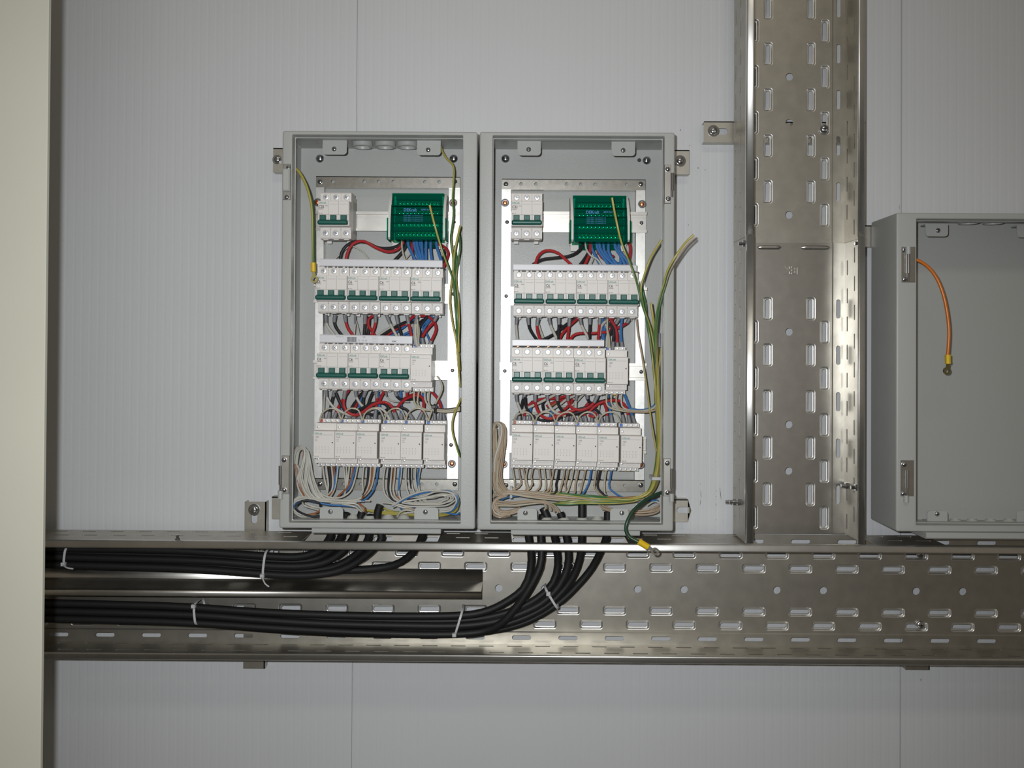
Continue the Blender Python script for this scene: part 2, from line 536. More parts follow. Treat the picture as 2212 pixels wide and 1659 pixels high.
# ------------------------------------------------------------ vertical tray, two lengths
xc = at(1704, 620, TB).x
def vtray(y0, y1, phy, skipk, d, label, ph_f, yf1=None, key='galv', plain=None):
    zt = at(1704, y0, TB).z; zb = at(1704, y1, TB).z
    t_ = empty('cable_tray', (xc, -d, 0), label, 'cable tray', 'vertical cable tray lengths')
    ph = at(1704, phy, TB).z
    mbb = tray_base(lambda u, v, w: Vector((v, -w, u)), zb, zt if plain is None else at(1704, plain, TB).z, ph, skipk, key)
    if plain is not None:
        PP = Plate(mbb, lambda u, v, w: Vector((v, -w, u))); zp = at(1704, plain, TB).z
        PP.rect(zp, zt, -.0765, .0765)
        for sg in (-1, 1):
            q = [PP.vi(zp, sg * .0765, 0), PP.vi(zt, sg * .0765, 0), PP.vi(zt, sg * .0785, .0016), PP.vi(zp, sg * .0785, .0016)]
            PP.face(q if sg > 0 else q[::-1])
            PP.rect(zp, zt, *((.0785, .1) if sg > 0 else (-.1, -.0785)), .0016)
    mbb.build('tray_floor', t_, solid=-0.001)
    zf = zb if yf1 is None else at(1600, yf1, TB).z
    tray_flange(lambda u, h, t: Vector((-HW + t, -h, u)), zf, zt, ph_f).build('tray_side', t_, solid=-0.001)
    tray_flange(lambda u, h, t: Vector((HW - t, -h, u)), zf, zt, ph_f + .004).build('tray_side', t_, solid=0.001)
    return t_
up = vtray(-420, 533, 17, lambda k: (k - 0) % 3 == 2, TB, 'upper length of the vertical perforated steel tray, above the seam with bent beads', 1.9, 525)
lo = vtray(525, 1152, 667, lambda k: k in (1, 0, -2, -5), TB + .0024, 'lower length of the vertical perforated steel tray, stamped with mirrored letters', 1.30, 1149, key='galv_shiny', plain=596)
# stamped letters, seen reversed, and pressed beads at the seam
mb = MB().use('galv_shiny')
px, pz = at(1725, 592, TB).x - xc, at(1704, 592, TB).z
me = text_mesh('iEK', .019, .0004)
M = Matrix.Translation((px, -.0009, pz)) @ Matrix.Rotation(math.pi / 2, 4, 'X') @ Matrix.Diagonal((-1.0, 1, 1, 1))
mb.merge(me, M, 'galv_shiny')
mb.build('stamped_letters', lo, smooth=False, solid=.0009)
for xa, xb in ((1634, 1687), (1728, 1792)):
    a = at(xa, 535, TB).x - xc; b = at(xb, 535, TB).x - xc; z = at(1704, 535, TB).z
    mb = MB().use('galv_shiny')
    rings = []
    for k in range(13):
        q = k / 12
        uu = a + (b - a) * q
        r = .0036 * min(1, math.sin(math.pi * min(q, 1 - q) * 8 / 2) if min(q, 1 - q) < .125 else 1) + .0002
        rings.append([(uu, -.001 - r * math.sin(j / 8 * math.pi) * .8, z + r * math.cos(j / 8 * math.pi)) for j in range(9)])
    mb.loft(rings)
    mb.build('pressed_bead', lo)
for t_, pts in ((up, ((1779, 280, 0.002),)),):
    for x, y, d in pts:
        p = at(x, y, TB); bolt(t_, p.x - xc, p.z, d, .008, dome=.005)
# bolts through the sides: threads and nuts sticking out to the left, and inside right
def side_bolt(parent, x, y, d, sx, L=.012, name='side_bolt'):
    p = at(x, y, d)
    ox, oz = p.x - parent.location.x, p.z - parent.location.z
    od = d - (-parent.location.y)
    mb = MB().use('chrome')
    rr = []
    for u, r, nn in ((0, .0058, 6), (.0045, .0058, 6)):
        rr.append([(ox + sx * u, -od + r * math.cos(q * math.pi / 3), oz + r * math.sin(q * math.pi / 3)) for q in range(6)])
    mb.loft(rr)
    mb.loft([[(ox + sx * u, -od + .003 * math.cos(q * math.pi / 4), oz + .003 * math.sin(q * math.pi / 4)) for q in range(8)] for u in (.0045, L)])
    return mb.build(name, parent)
fx = lambda s_: xc + s_ * HW
def sb(parent, y, h, side, out, L):
    d = -parent.location.y + h
    # pixel column of the side sheet is found from its world x
    z = at(1704, y, d).z
    mb = MB().use('chrome'); ox = side * HW; oz = z; sx = out
    mb.loft([[(ox + sx * u, -h + .0062 * math.cos(q * math.pi / 3), oz + .0062 * math.sin(q * math.pi / 3)) for q in range(6)] for u in (0, .005)])
    mb.loft([[(ox + sx * u, -h + .0032 * math.cos(q * math.pi / 4), oz + .0032 * math.sin(q * math.pi / 4)) for q in range(8)] for u in (.005, L)])
    mb.build('side_bolt', parent)
sb(lo, 527, .085, -1, -1, .012)
sb(lo, 1085, .052, -1, -1, .018); sb(lo, 1085, .02, -1, -1, .018)
sb(lo, 1048, .016, 1, -1, .012); sb(lo, 1052, .062, 1, -1, .012); sb(up, 525, .075, 1, -1, .01)

# ------------------------------------------------------------ steel mounting channels behind trays and cabinets
def channel(x0, x1, y0, y1, horiz, label, screw=None, slot=None, group=None):
    """C-shaped strut against the wall; pixel box on its front face (distance .021)"""
    dd = .021
    a = at(x0, (y0 + y1) / 2, dd).x; b = at(x1, (y0 + y1) / 2, dd).x
    zt = at((x0 + x1) / 2, y0, dd).z; zb = at((x0 + x1) / 2, y1, dd).z
    cx, cz = (a + b) / 2, (zt + zb) / 2
    o = empty('mounting_channel', (cx, 0, cz), label, 'mounting bracket', group or 'steel mounting channels')
    mb = MB().use('galv')
    hx, hz = (b - a) / 2, (zt - zb) / 2
    if horiz: fn = lambda u, v, w: Vector((u, -w, v))
    else: fn = lambda u, v, w: Vector((v, -w, u)); 
    hu, hv = (hx, hz) if horiz else (hz, hx)
    P = Plate(mb, fn)
    if slot:
        p = at(slot[0], slot[1], dd)
        su, sv = ((p.x - cx), (p.z - cz)) if horiz else ((p.z - cz), (p.x - cx))
        P.cell(-hu, hu, -hv, hv, su, sv, .0125, .0058, .0058, None, w=dd)
    else:
        P.rect(-hu, hu, -hv, hv, dd)
    for sg in (-1, 1):
        mb.add([fn(-hu, sg * hv, dd), fn(hu, sg * hv, dd), fn(hu, sg * hv, .001), fn(-hu, sg * hv, .001)], [(0, 1, 2, 3)])
    mb.build('channel_body', o, smooth=False, solid=.0018 if horiz else -.0018)
    if screw:
        p = at(screw[0], screw[1], dd)
        mb = MB().use('chrome'); mb.cyl(p.x - cx, p.z - cz, .0105, dd, dd + .001, 24)
        mb.cyl(p.x - cx, p.z - cz, .0064, dd + .001, dd + .003, 18, .003)
        mb.build('screw', o)
    return o
channel(529, 573, 1084, 1444, False, 'short vertical steel channel rising above the tray left of the left cabinet', (549, 1101), (549, 1116))
channel(1958, 2008, 1400, 1447, False, 'stub of steel channel peeping out under the horizontal tray at right')
channel(1521, 1870, 263, 306, True, 'horizontal steel channel sticking out left of the vertical tray near the top', (1541, 283), (1557, 284))
ch_up = channel(590, 1489, 322, 372, True, 'upper horizontal steel channel behind the two open wired cabinets', (1469, 348), None)
channel(587, 1486, 1076, 1122, True, 'lower horizontal steel channel behind the two open wired cabinets', None, (1477, 1102))
channel(1868, 2300, 488, 532, True, 'horizontal steel channel between the vertical tray and the empty cabinet')

p = at(599, 345, .021)
mb = MB().use('chrome'); mb.cyl(p.x - ch_up.location.x, p.z - ch_up.location.z, .0085, .021, .022, 24)
mb.cyl(p.x - ch_up.location.x, p.z - ch_up.location.z, .0064, .022, .024, 18, .003)
mb.build('screw', ch_up)
# ============================================================ cabinets
class MW(MB):
    """mesh written in world coordinates for a thing whose base is at origin o"""
    def __init__(s, o): super().__init__(); s.o = Vector(o)
    def data(s, name, smooth=True):
        s.v = [(a - s.o.x, b - s.o.y, c - s.o.z) for a, b, c in s.v]
        return super().data(name, smooth)
def screw(o0, parent, x, z, d, r, name='screw', dome=.002, h=.001, key='chrome', cross=True):
    mb = MW(o0).use(key); mb.cyl(x, z, r, d, d + h, 18, dome)
    if cross:
        mb.use('darksteel'); e = d + h + dome * .98
        for a, b in ((.5, .12), (.12, .5)):
            mb.box(x - r * a, x + r * a, z - r * b, z + r * b, e, e + .0003)
    return mb.build(name, parent)
CB, CF = .024, .150      # back and front of the two wired cabinets, distance from the wall

def cabinet(px, front, opening, label, hinge_left, back=CB, depth=CF, tabs=(), hinges=(), tabd=.0405, grommets=(), gland=None, bolts=(), holes=(), topplug=(), stubs=()):
    X0, X1 = at(px[0], px[4], depth).x, at(px[1], px[4], depth).x
    xm = (px[0] + px[1]) / 2
    Z1, Z0 = at(xm, px[2], depth).z, at(xm, px[3], depth).z
    ox0, ox1 = at(opening[0], px[4], depth).x, at(opening[1], px[4], depth).x
    oz1, oz0 = at(xm, opening[2], depth).z, at(xm, opening[3], depth).z
    O = Vector(((X0 + X1) / 2, -back, Z0))
    c = empty('electrical_cabinet', O, label, 'electrical cabinet')
    T = .0016
    # shell: back, four sides with rounded front edge, front frame, inward lip
    mb = MW(O).use('cab')
    R = .003
    def rect(i, d, rad=.004):
        return [(u, -d, v) for u, v in rrect((X0 + X1) / 2, (Z0 + Z1) / 2, (X1 - X0) / 2 - i, (Z1 - Z0) / 2 - i, max(rad - i, .0006), 5)]
    def orect(i, d):
        cx, cz = (ox0 + ox1) / 2, (oz0 + oz1) / 2
        return [(u, -d, v) for u, v in rrect(cx, cz, (ox1 - ox0) / 2 - i, (oz1 - oz0) / 2 - i, .0015, 5)]
    rings = [rect(0, back), rect(0, depth - R)]
    for k in range(1, 5):
        q = k / 4 * math.pi / 2
        rings.append(rect(R - R * math.cos(q), depth - R + R * math.sin(q)))
    rings += [orect(-.0008, depth), orect(0, depth - .0008), orect(.0, depth - .020), orect(.0012, depth - .0205), orect(.0012, depth - .001 - .020 - .001), orect(-.0012, depth - .021)]
    rings += [orect(-.0012, depth - .003), rect(T + .002, depth - .003), rect(T, depth - .006), rect(T, back + T)]
    mb.loft(rings, True, True)
    for z0_, z1_ in ((oz1, oz1 + T), (oz0 - T, oz0)):      # deeper lips at the top and bottom of the opening
        mb.box(ox0 - .0012, ox1 + .0012, z0_, z1_, depth - .040, depth - .0195)
    shell = mb.build('shell', c)
    # raised thin gasket lip round the opening
    mb = MW(O).use('cab')
    mb.loft([orect(-.0022, depth - .001), orect(-.0022, depth + .0003), orect(-.0014, depth + .0003), orect(-.0014, depth - .001)], False, False)
    mb.build('gasket_lip', c)
    # corner tabs behind the opening, each with a screw
    for (x0, x1, y0, y1, sx, sy, up) in tabs:
        d = depth - tabd
        a, b = at(x0, y0, d), at(x1, y1, d)
        mb = MW(O).use('cab')
        r = .006
        w2, cx = (b.x - a.x) / 2, (a.x + b.x) / 2
        pts = []
        for k in range(6):
            q = k / 5 * math.pi / 2
            pts.append((cx + w2 - r + r * math.cos(q), r * math.sin(q)))
        for k in range(6):
            q = math.pi / 2 + k / 5 * math.pi / 2
            pts.append((cx - w2 + r + r * math.cos(q), r * math.sin(q)))
        if up:   # rounded corners at the top, foot down
            zt = a.z - r; poly = [(x, zt + v) for x, v in pts] + [(cx - w2, b.z), (cx + w2, b.z)]
        else:
            zt = b.z + r; poly = [(x, zt - v) for x, v in pts][::-1] + [(cx + w2, a.z), (cx - w2, a.z)]
            poly = poly[::1]
        mb.loft([[(x, -d + .0016, z) for x, z in poly], [(x, -d, z) for x, z in poly]])
        if up: mb.box(cx - w2, cx + w2, b.z - .0016, b.z, d - .02, d)
        else: mb.box(cx - w2, cx + w2, a.z, a.z + .0016, d - .02, d)
        t_ = mb.build('fixing_tab', c)
        p = at(sx, sy, d)
        screw(O, t_, p.x, p.z, d, .0042)
    # gland plate under the cabinet
    if gland:
        a, b = at(gland[0], px[3], .12), at(gland[1], px[3], .12)
        mb = MW(O).use('cab')
        zz = Z0
        pr = [(.05, zz), (.137, zz), (.139, zz - .002), (.139, zz - .0085), (.137, zz - .0105), (.05, zz - .0105)]
        mb.prism(pr, a.x, b.x)
        mb.build('gland_plate', c)
    for (x, y, d) in grommets:
        p = at(x, y, d)
        mb = MW(O).use('grommet')
        rings = []
        for r, h in ((.0155, 0), (.0155, .002), (.0145, .004), (.011, .006), (.0095, .009), (.0075, .011), (.0075, .0)):
            rings.append([(p.x + r * math.cos(k * math.pi / 10), -d + r * math.sin(k * math.pi / 10), Z0 + T + h) for k in range(20)])
        mb.loft(rings, False, False)
        mb.build('grommet', c)
    for (x, y, d) in topplug:
        p = at(x, y, d)
        mb = MW(O).use('cab')
        rings = []
        for r, h in ((.0185, 0), (.0185, .007), (.017, .0085), (.0155, .0085), (.0145, .006), (.0145, .0035), (.0, .0034)):
            rings.append([(p.x + r * math.cos(k * math.pi / 12), -d + r * math.sin(k * math.pi / 12), Z1 - T - h) for k in range(24)])
        mb.loft(rings, False, False)
        mb.build('round_knockout', c)
    for (x, y) in bolts:
        p = at(x, y, back + T)
        mb = MW(O).use('chrome')
        rings = []
        for k in range(9):
            q = k / 8 * math.pi / 2
            r = .0078 * math.cos(q)
            rings.append([(p.x + r * math.cos(j * math.pi / 12), -(back + T + .0055 * math.sin(q)), p.z + r * math.sin(j * math.pi / 12)) for j in range(24)])
        mb.loft(rings)
        mb.build('wall_bolt', c)
    for (x, y) in holes:
        p = at(x, y, back + T)
        mb = MW(O).use('gap'); mb.cyl(p.x, p.z, .0036, back + T - .0002, back + T + .0002, 16); mb.build('spare_hole', c)
    # hinges
    for h in hinges:
        d = depth
        (xa, xb, ya, yb), pin, sc, sleeve, style = h
        a, b = at(xa, ya, d), at(xb, yb, d)
        mb = MW(O).use('galv_shiny' if style != 'white' else 'galv_shiny')
        mb.box(a.x, b.x, b.z, a.z, d, d + .0014, .0008)
        hp = mb.build('hinge', c)
        if style == 'white':
            mb = MW(O).use('cab')
            a2, b2 = at(xa + 1, ya + 12, d), at(xa + 17, yb - 17, d)
            mb.box(a2.x, b2.x, b2.z, a2.z, d + .0005, d + .011, .002); mb.build('hinge_block', hp)
        if pin:
            p0, p1 = at(pin[0], pin[1], d + .004), at(pin[0], pin[2], d + .004)
            mb = MW(O).use('chrome'); mb.tube([p0, p1], .0030, 12)
            p2 = at(pin[0], pin[3], d + .004); mb.tube([p1, p2], .0018, 10)
            mb.build('hinge_pin', hp)
        if sleeve:
            p0, p1 = at(sleeve[0], sleeve[1], d + .004), at(sleeve[0], sleeve[2], d + .004)
            mb = MW(O).use('cab'); mb.tube([p0, p1], .0042, 14); mb.build('hinge_sleeve', hp)
        for sx, sy in sc:
            p = at(sx, sy, d); screw(O, hp, p.x, p.z, d + .0014, .0042, dome=.0028)
    return c, O, (X0, X1, Z0, Z1)

cabL, OL, BL = cabinet((606.5, 1029.0, 283.2, 1142.5, 700), None, (627.8, 997.5, 291.3, 1130.5), 'left open wired electrical cabinet, three round knockouts in its top', True,
    tabs=[(697, 749, 304, 334, 722, 322, False), (901, 952, 305, 335.5, 925, 324, False), (691, 741, 1095, 1121, 714, 1105, True), (895, 947, 1096, 1122, 919, 1106, True)],
    hinges=[((612, 628, 354, 432), None, [(624, 363), (620, 427)], None, 'white'),
            ((609, 625, 984, 1067), (605.5, 1006, 1047, 1060), [(614, 993), (614, 1058)], (605.5, 1060, 1077), 'pin')],
    grommets=[(762, 1118, .095), (798, 1118, .095), (838, 1118, .095), (872, 1118, .095)],
    gland=(679, 954), bolts=[(691, 343), (980, 343)], topplug=[(783, 305, .075), (832, 305, .075), (880, 305, .075)])
cabR, OR, BR = cabinet((1033.6, 1456.5, 285.0, 1146.5, 700), None, (1062.0, 1434.0, 293.3, 1133.0), 'right open wired electrical cabinet with loose yellow-green wires sticking out', False,
    tabs=[(1118, 1168, 306, 336, 1142, 323, False), (1321, 1372, 307.5, 337, 1346, 325, False), (1118, 1160, 1098, 1124, 1135, 1108, True), (1318, 1358, 1098, 1124, 1343, 1108, True)],
    hinges=[((1435, 1449, 356, 440), (1452.5, 374, 412, 426), [(1442, 366), (1443, 430)], None, 'pin'),
            ((1433, 1448, 990, 1072), (1451, 1012, 1053, 1066), [(1441, 1000), (1442, 1064)], (1450.5, 1066, 1083), 'pin')],
    grommets=[(1180, 1118, .095), (1218, 1118, .095), (1257, 1118, .095), (1290, 1118, .095), (1330, 1118, .095)],
    gland=(1104, 1379), bolts=[(1092, 343), (1397, 347)], holes=[(1381, 346)])
# third cabinet, empty, cut by the right edge of the photo
cab3, O3, B3 = cabinet((1936.5, 2490, 460.5, 1150.5, 800), None, (1979.5, 2452, 473.5, 1136.5), 'empty open grey cabinet at the right edge with a loose orange wire', True, depth=.132,
    tabs=[(1999, 2048, 486, 511, 2026, 498, False), (2197, 2246, 488, 513, 2222, 500, False), (2003, 2047, 1103, 1126, 2024, 1110, True), (2196, 2240, 1103, 1126, 2218, 1110, True)],
    hinges=[((1947, 1977, 533, 610), (1962, 549, 590, 607), [(1951, 540), (1952, 604)], (1962, 533, 549), 'pin'),
            ((1945, 1974, 994, 1072), (1960, 1016, 1054, 1070), [(1952, 1003), (1950, 1066)], (1957.5, 1070, 1085), 'pin')],
    gland=(1990, 2440), topplug=[(2092, 485, .08), (2145, 485, .08)], grommets=[(2064, 1118, .08), (2100, 1118, .08), (2140, 1118, .08), (2180, 1118, .08)])

# ------------------------------------------------------------ mounting frame of strips and DIN rails
FD = .046
def frame(px, rails, holes_top, holes_bot, coppers, label, other_screws=()):
    x0, x1, y0, y1, yt, yb, wl, wr = px
    xm, ym = (x0 + x1) / 2, (y0 + y1) / 2
    X0, X1 = at(x0, ym, FD).x, at(x1, ym, FD).x
    Z1, Z0 = at(xm, y0, FD).z, at(xm, y1, FD).z
    zt, zb = at(xm, yt, FD).z, at(xm, yb, FD).z
    xl, xr = at(wl, ym, FD).x, at(wr, ym, FD).x
    O = Vector(((X0 + X1) / 2, -CB, Z0))
    f = empty('rail_rack', O, label, 'rail rack', 'racks of DIN rails inside the wired cabinets')
    def strip(name, a, b, c, d_, hl, yy):
        mb = MW(O).use('zinc')
        P = Plate(mb, lambda u, v, w: Vector((u, -w, v)))
        cuts = sorted(at(h, yy, FD).x for h in hl)
        p = a
        for h in cuts:
            P.rect(p, h - .006, c, d_, FD) if h - .006 > p else None
            P.cell(h - .006, h + .006, c, d_, h, (c + d_) / 2, .0032, .0032, .0032, None, w=FD)
            p = h + .006
        P.rect(p, b, c, d_, FD)
        # folded edges
        for z in (c, d_):
            mb.add([(a, -FD, z), (b, -FD, z), (b, -(FD - .012), z), (a, -(FD - .012), z)], [(0, 1, 2, 3)])
        o = mb.build(name, f, smooth=False, solid=.0012)
        return o
    st = strip('top_strip', X0, X1, zt, Z1, holes_top, (y0 + yt) / 2)
    sb_ = strip('bottom_strip', X0, X1, Z0, zb, holes_bot, (y1 + yb) / 2)
    for nm, a, b in (('side_strip', X0, xl), ('side_strip', xr, X1)):
        mb = MW(O).use('zinc_side')
        mb.box(a, b, zb, zt, FD - .0028, FD - .0014)
        mb.box(a, a + .0012, Z0, Z1, CB + .003, FD - .002); mb.box(b - .0012, b, zb, zt, FD - .014, FD - .0028)
        mb.build(nm, f)
    for sx, sy in [(x0 + 11, (y0 + yt) / 2), (x1 - 9, (y0 + yt) / 2), (x0 + 11, (y1 + yb) / 2), (x1 - 9, (y1 + yb) / 2)]:
        p = at(sx, sy, FD); screw(O, f, p.x, p.z, FD, .0042)
    for sx, sy in coppers:
        p = at(sx, sy, FD)
        mb = MW(O).use('darksteel'); mb.ring(p.x, p.z, .0062, .0072, FD - .002, FD + .0002)
        mb.use('chrome'); mb.ring(p.x, p.z, .0046, .0062, FD - .002, FD + .0014)
        mb.use('copper'); mb.cyl(p.x, p.z, .0042, FD - .002, FD + .0003, 18, .0015)
        mb.build('earth_stud', f)
    for ra, rb, rx0, rx1 in rails:
        mb = MW(O).use('galv_shiny')
        zA, zB = at(xm, ra, FD + .008).z, at(xm, rb, FD + .008).z
        a, b = at(rx0, ym, FD).x, at(rx1, ym, FD).x
        h = .005
        pr = [(FD + .0085, zA), (FD + .0085, zA - h), (FD + .0008, zA - h - .0006), (FD + .0008, zB + h + .0006), (FD + .0085, zB + h), (FD + .0085, zB)]
        mb.sheet(pr, lambda u, d, z: Vector((u, -d, z)), a, b)
        r = mb.build('din_rail', f, smooth=False, solid=.001)
        for q in (a + .009, b - .009):
            screw(O, r, q, (zA + zB) / 2, FD + .001, .0034)
    return f, O
railsL = [(457, 499, 681, 990), (613, 655, 679, 990), (779, 820, 679, 989), (938, 984, 679, 987)]
frL, OFL = frame((680, 991.5, 381.5, 1057, 404, 1034, 697, 967.5), railsL, [719, 787, 818, 850, 918, 949], [743, 780, 817, 880, 912, 944],
      [(686, 437), (979, 438), (976, 1002)], 'perforated steel rack with four rails inside the left cabinet')
railsR = [(457, 502, 1083, 1395), (620, 660, 1082, 1396), (784, 821, 1080, 1396), (942, 979, 1080, 1396)]
frR, OFR = frame((1082, 1393, 387, 1060, 409, 1036, 1102, 1373), railsR, [1126, 1158, 1224, 1255, 1286, 1354], [1120, 1152, 1220, 1253, 1285, 1350],
      [(1091, 438), (1387, 441), (1088, 1003), (1384, 1005)], 'perforated steel rack with four rails inside the right cabinet')

# ============================================================ devices
MM = .001
def text_on(mb, t, x, z, d, s, key, sx=1, bold=0): text(mb, t, x, z, d, s, key, sx, bold)
def make_breaker(code):
    """three-pole breaker, 53.4 mm wide, origin at the middle of its back on the rail"""
    W, H = .0531, .0805
    o = empty('circuit_breaker', (0, 0, 0))
    mb = MB().use('dev')
    # stepped body profile (d, z)
    hz = H / 2
    pr = [(0, -.036), (.012, -.036), (.012, -hz), (.044, -hz), (.046, -hz + .002), (.046, -.0215), (.0475, -.0205), (.064, -.0205), (.064, .0225), (.0475, .0225), (.046, .0235), (.046, hz - .002), (.044, hz), (.012, hz), (.012, .036), (0, .036)]
    mb.prism(pr, -W / 2, W / 2)
    mb.use('devside')
    mb.prism([(-.002, -.028), (.030, -.028), (.030, .028), (-.002, .028)], -W / 2 - .0002, W / 2 + .0002)
    kid(o, mb.build('body', o))
    # label face of three fields and the grooves between poles
    mb = MB().use('dev')
    mb.box(-W / 2 + .0003, W / 2 - .0003, -.0015, .0222, .064, .0665, .0006)
    for k in range(4):
        x = -W / 2 + k * W / 3
        if k in (0, 3): x += .0011 if k == 0 else -.0011
        mb.box(x - .0011, x + .0011, -.0120, -.0015, .064, .0662, .0005)
    mb.box(-W / 2 + .0003, W / 2 - .0003, -.0205, -.0185, .064, .0662, .0005)
    mb.use('inkgrey')
    for k in (1, 2):
        x = -W / 2 + k * W / 3
        mb.box(x - .00022, x + .00022, -.0015, .0222, .0664, .06665)
        mb.box(x - .00022, x + .00022, -hz + .002, -.0215, .0458, .0461)
        mb.box(x - .00022, x + .00022, .0240, hz - .002, .0458, .0461)
        mb.box(x - .0068 + W / 6, x + .0072 + W / 6, .0165, .0169, .0664, .06665)
    mb.box(-W / 2 + .0013, -W / 2 + W / 3 - .0012, .0165, .0169, .0664, .06665)
    kid(o, mb.build('front_plate', o))
    mb = MB().use('dev')
    x = -W / 2 + .0012
    text(mb, 'DEKraft', x, .0174, .0667, .0042, 'inkgreen', .92, .00006)
    text(mb, code, x, .0098, .0667, .0066, 'ink', .85, .00012)
    text(mb, '230/400V', x, .0074, .0667, .0021, 'ink', 1, .00003)
    text(mb, '50Hz', x + .0112, .0128, .0667, .0022, 'ink', 1, .00003)
    text(mb, 'BA-101', x, .0002, .0667, .0021, 'ink', 1.1, .00003)
    kid(o, mb.build('printed_marking', o, smooth=False))
    # linked green toggle
    mb = MB().use('green')
    for k in range(3):
        x = -W / 2 + (k + .5) * W / 3
        mb.box(x - .0051, x + .0051, -.0115, -.0025, .0635, .071, .0009)
    prof = []
    zc_ = -.0151
    rings = []
    L0, L1 = -W / 2 + .0007, W / 2 - .0012
    for x, s_ in ((L0, .55), (L0 + .0022, 1), (L1 - .0022, 1), (L1, .55)):
        rings.append([(x, -(.0700 + s_ * .0052 * math.cos(q * math.pi / 7 * 1) if True else 0), zc_ + s_ * .0044 * math.sin(q * math.pi / 7)) for q in range(14)])
    mb.loft(rings)
    mb.box(L0 + .001, L1 - .001, -.0185, -.0115, .0635, .071, .0008)
    kid(o, mb.build('toggle', o))
    # terminal screws and clip tabs
    for sgn, z in ((1, .0318), (-1, -.0302)):
        for k in range(3):
            x = -W / 2 + (k + .5) * W / 3
            mb = MB().use('devside'); mb.ring(x, z, .0046, .0052, .046, .0463, 20)
            mb.use('screwhead'); mb.cyl(x, z, .0042, .0455, .0464, 18, .0003)
            mb.use('darksteel')
            a = (k * 1.1 + (sgn + 1) * .7)
            for q in (a, a + math.pi / 2):
                c_, s_ = math.cos(q), math.sin(q)
                pts = [(-.0031, -.0004), (.0031, -.0004), (.0031, .0004), (-.0031, .0004)]
                mb.add([(x + u * c_ - v * s_, -.0469, z + u * s_ + v * c_) for u, v in pts], [(0, 1, 2, 3)])
            kid(o, mb.build('terminal_screw', o))
    mb = MB().use('dev')
    for k in range(3):
        x = -W / 2 + (k + .5) * W / 3
        mb.box(x - .004, x + .0045, -hz - .0012, -hz, .03, .0435)
    for x in (-W / 2 + W / 6, W / 2 - W / 6):
        mb.box(x - .0045, x + .0035, -hz - .004, -hz + .001, .008, .0105)
    mb.use('inkgrey')
    for k in (1, 2, 3):
        x = -W / 2 + k * W / 3 - (.001 if k == 3 else 0)
        mb.ring(x, -.0238, .0008, .0012, .046, .0462, 10)
    kid(o, mb.build('clip', o))
    return o
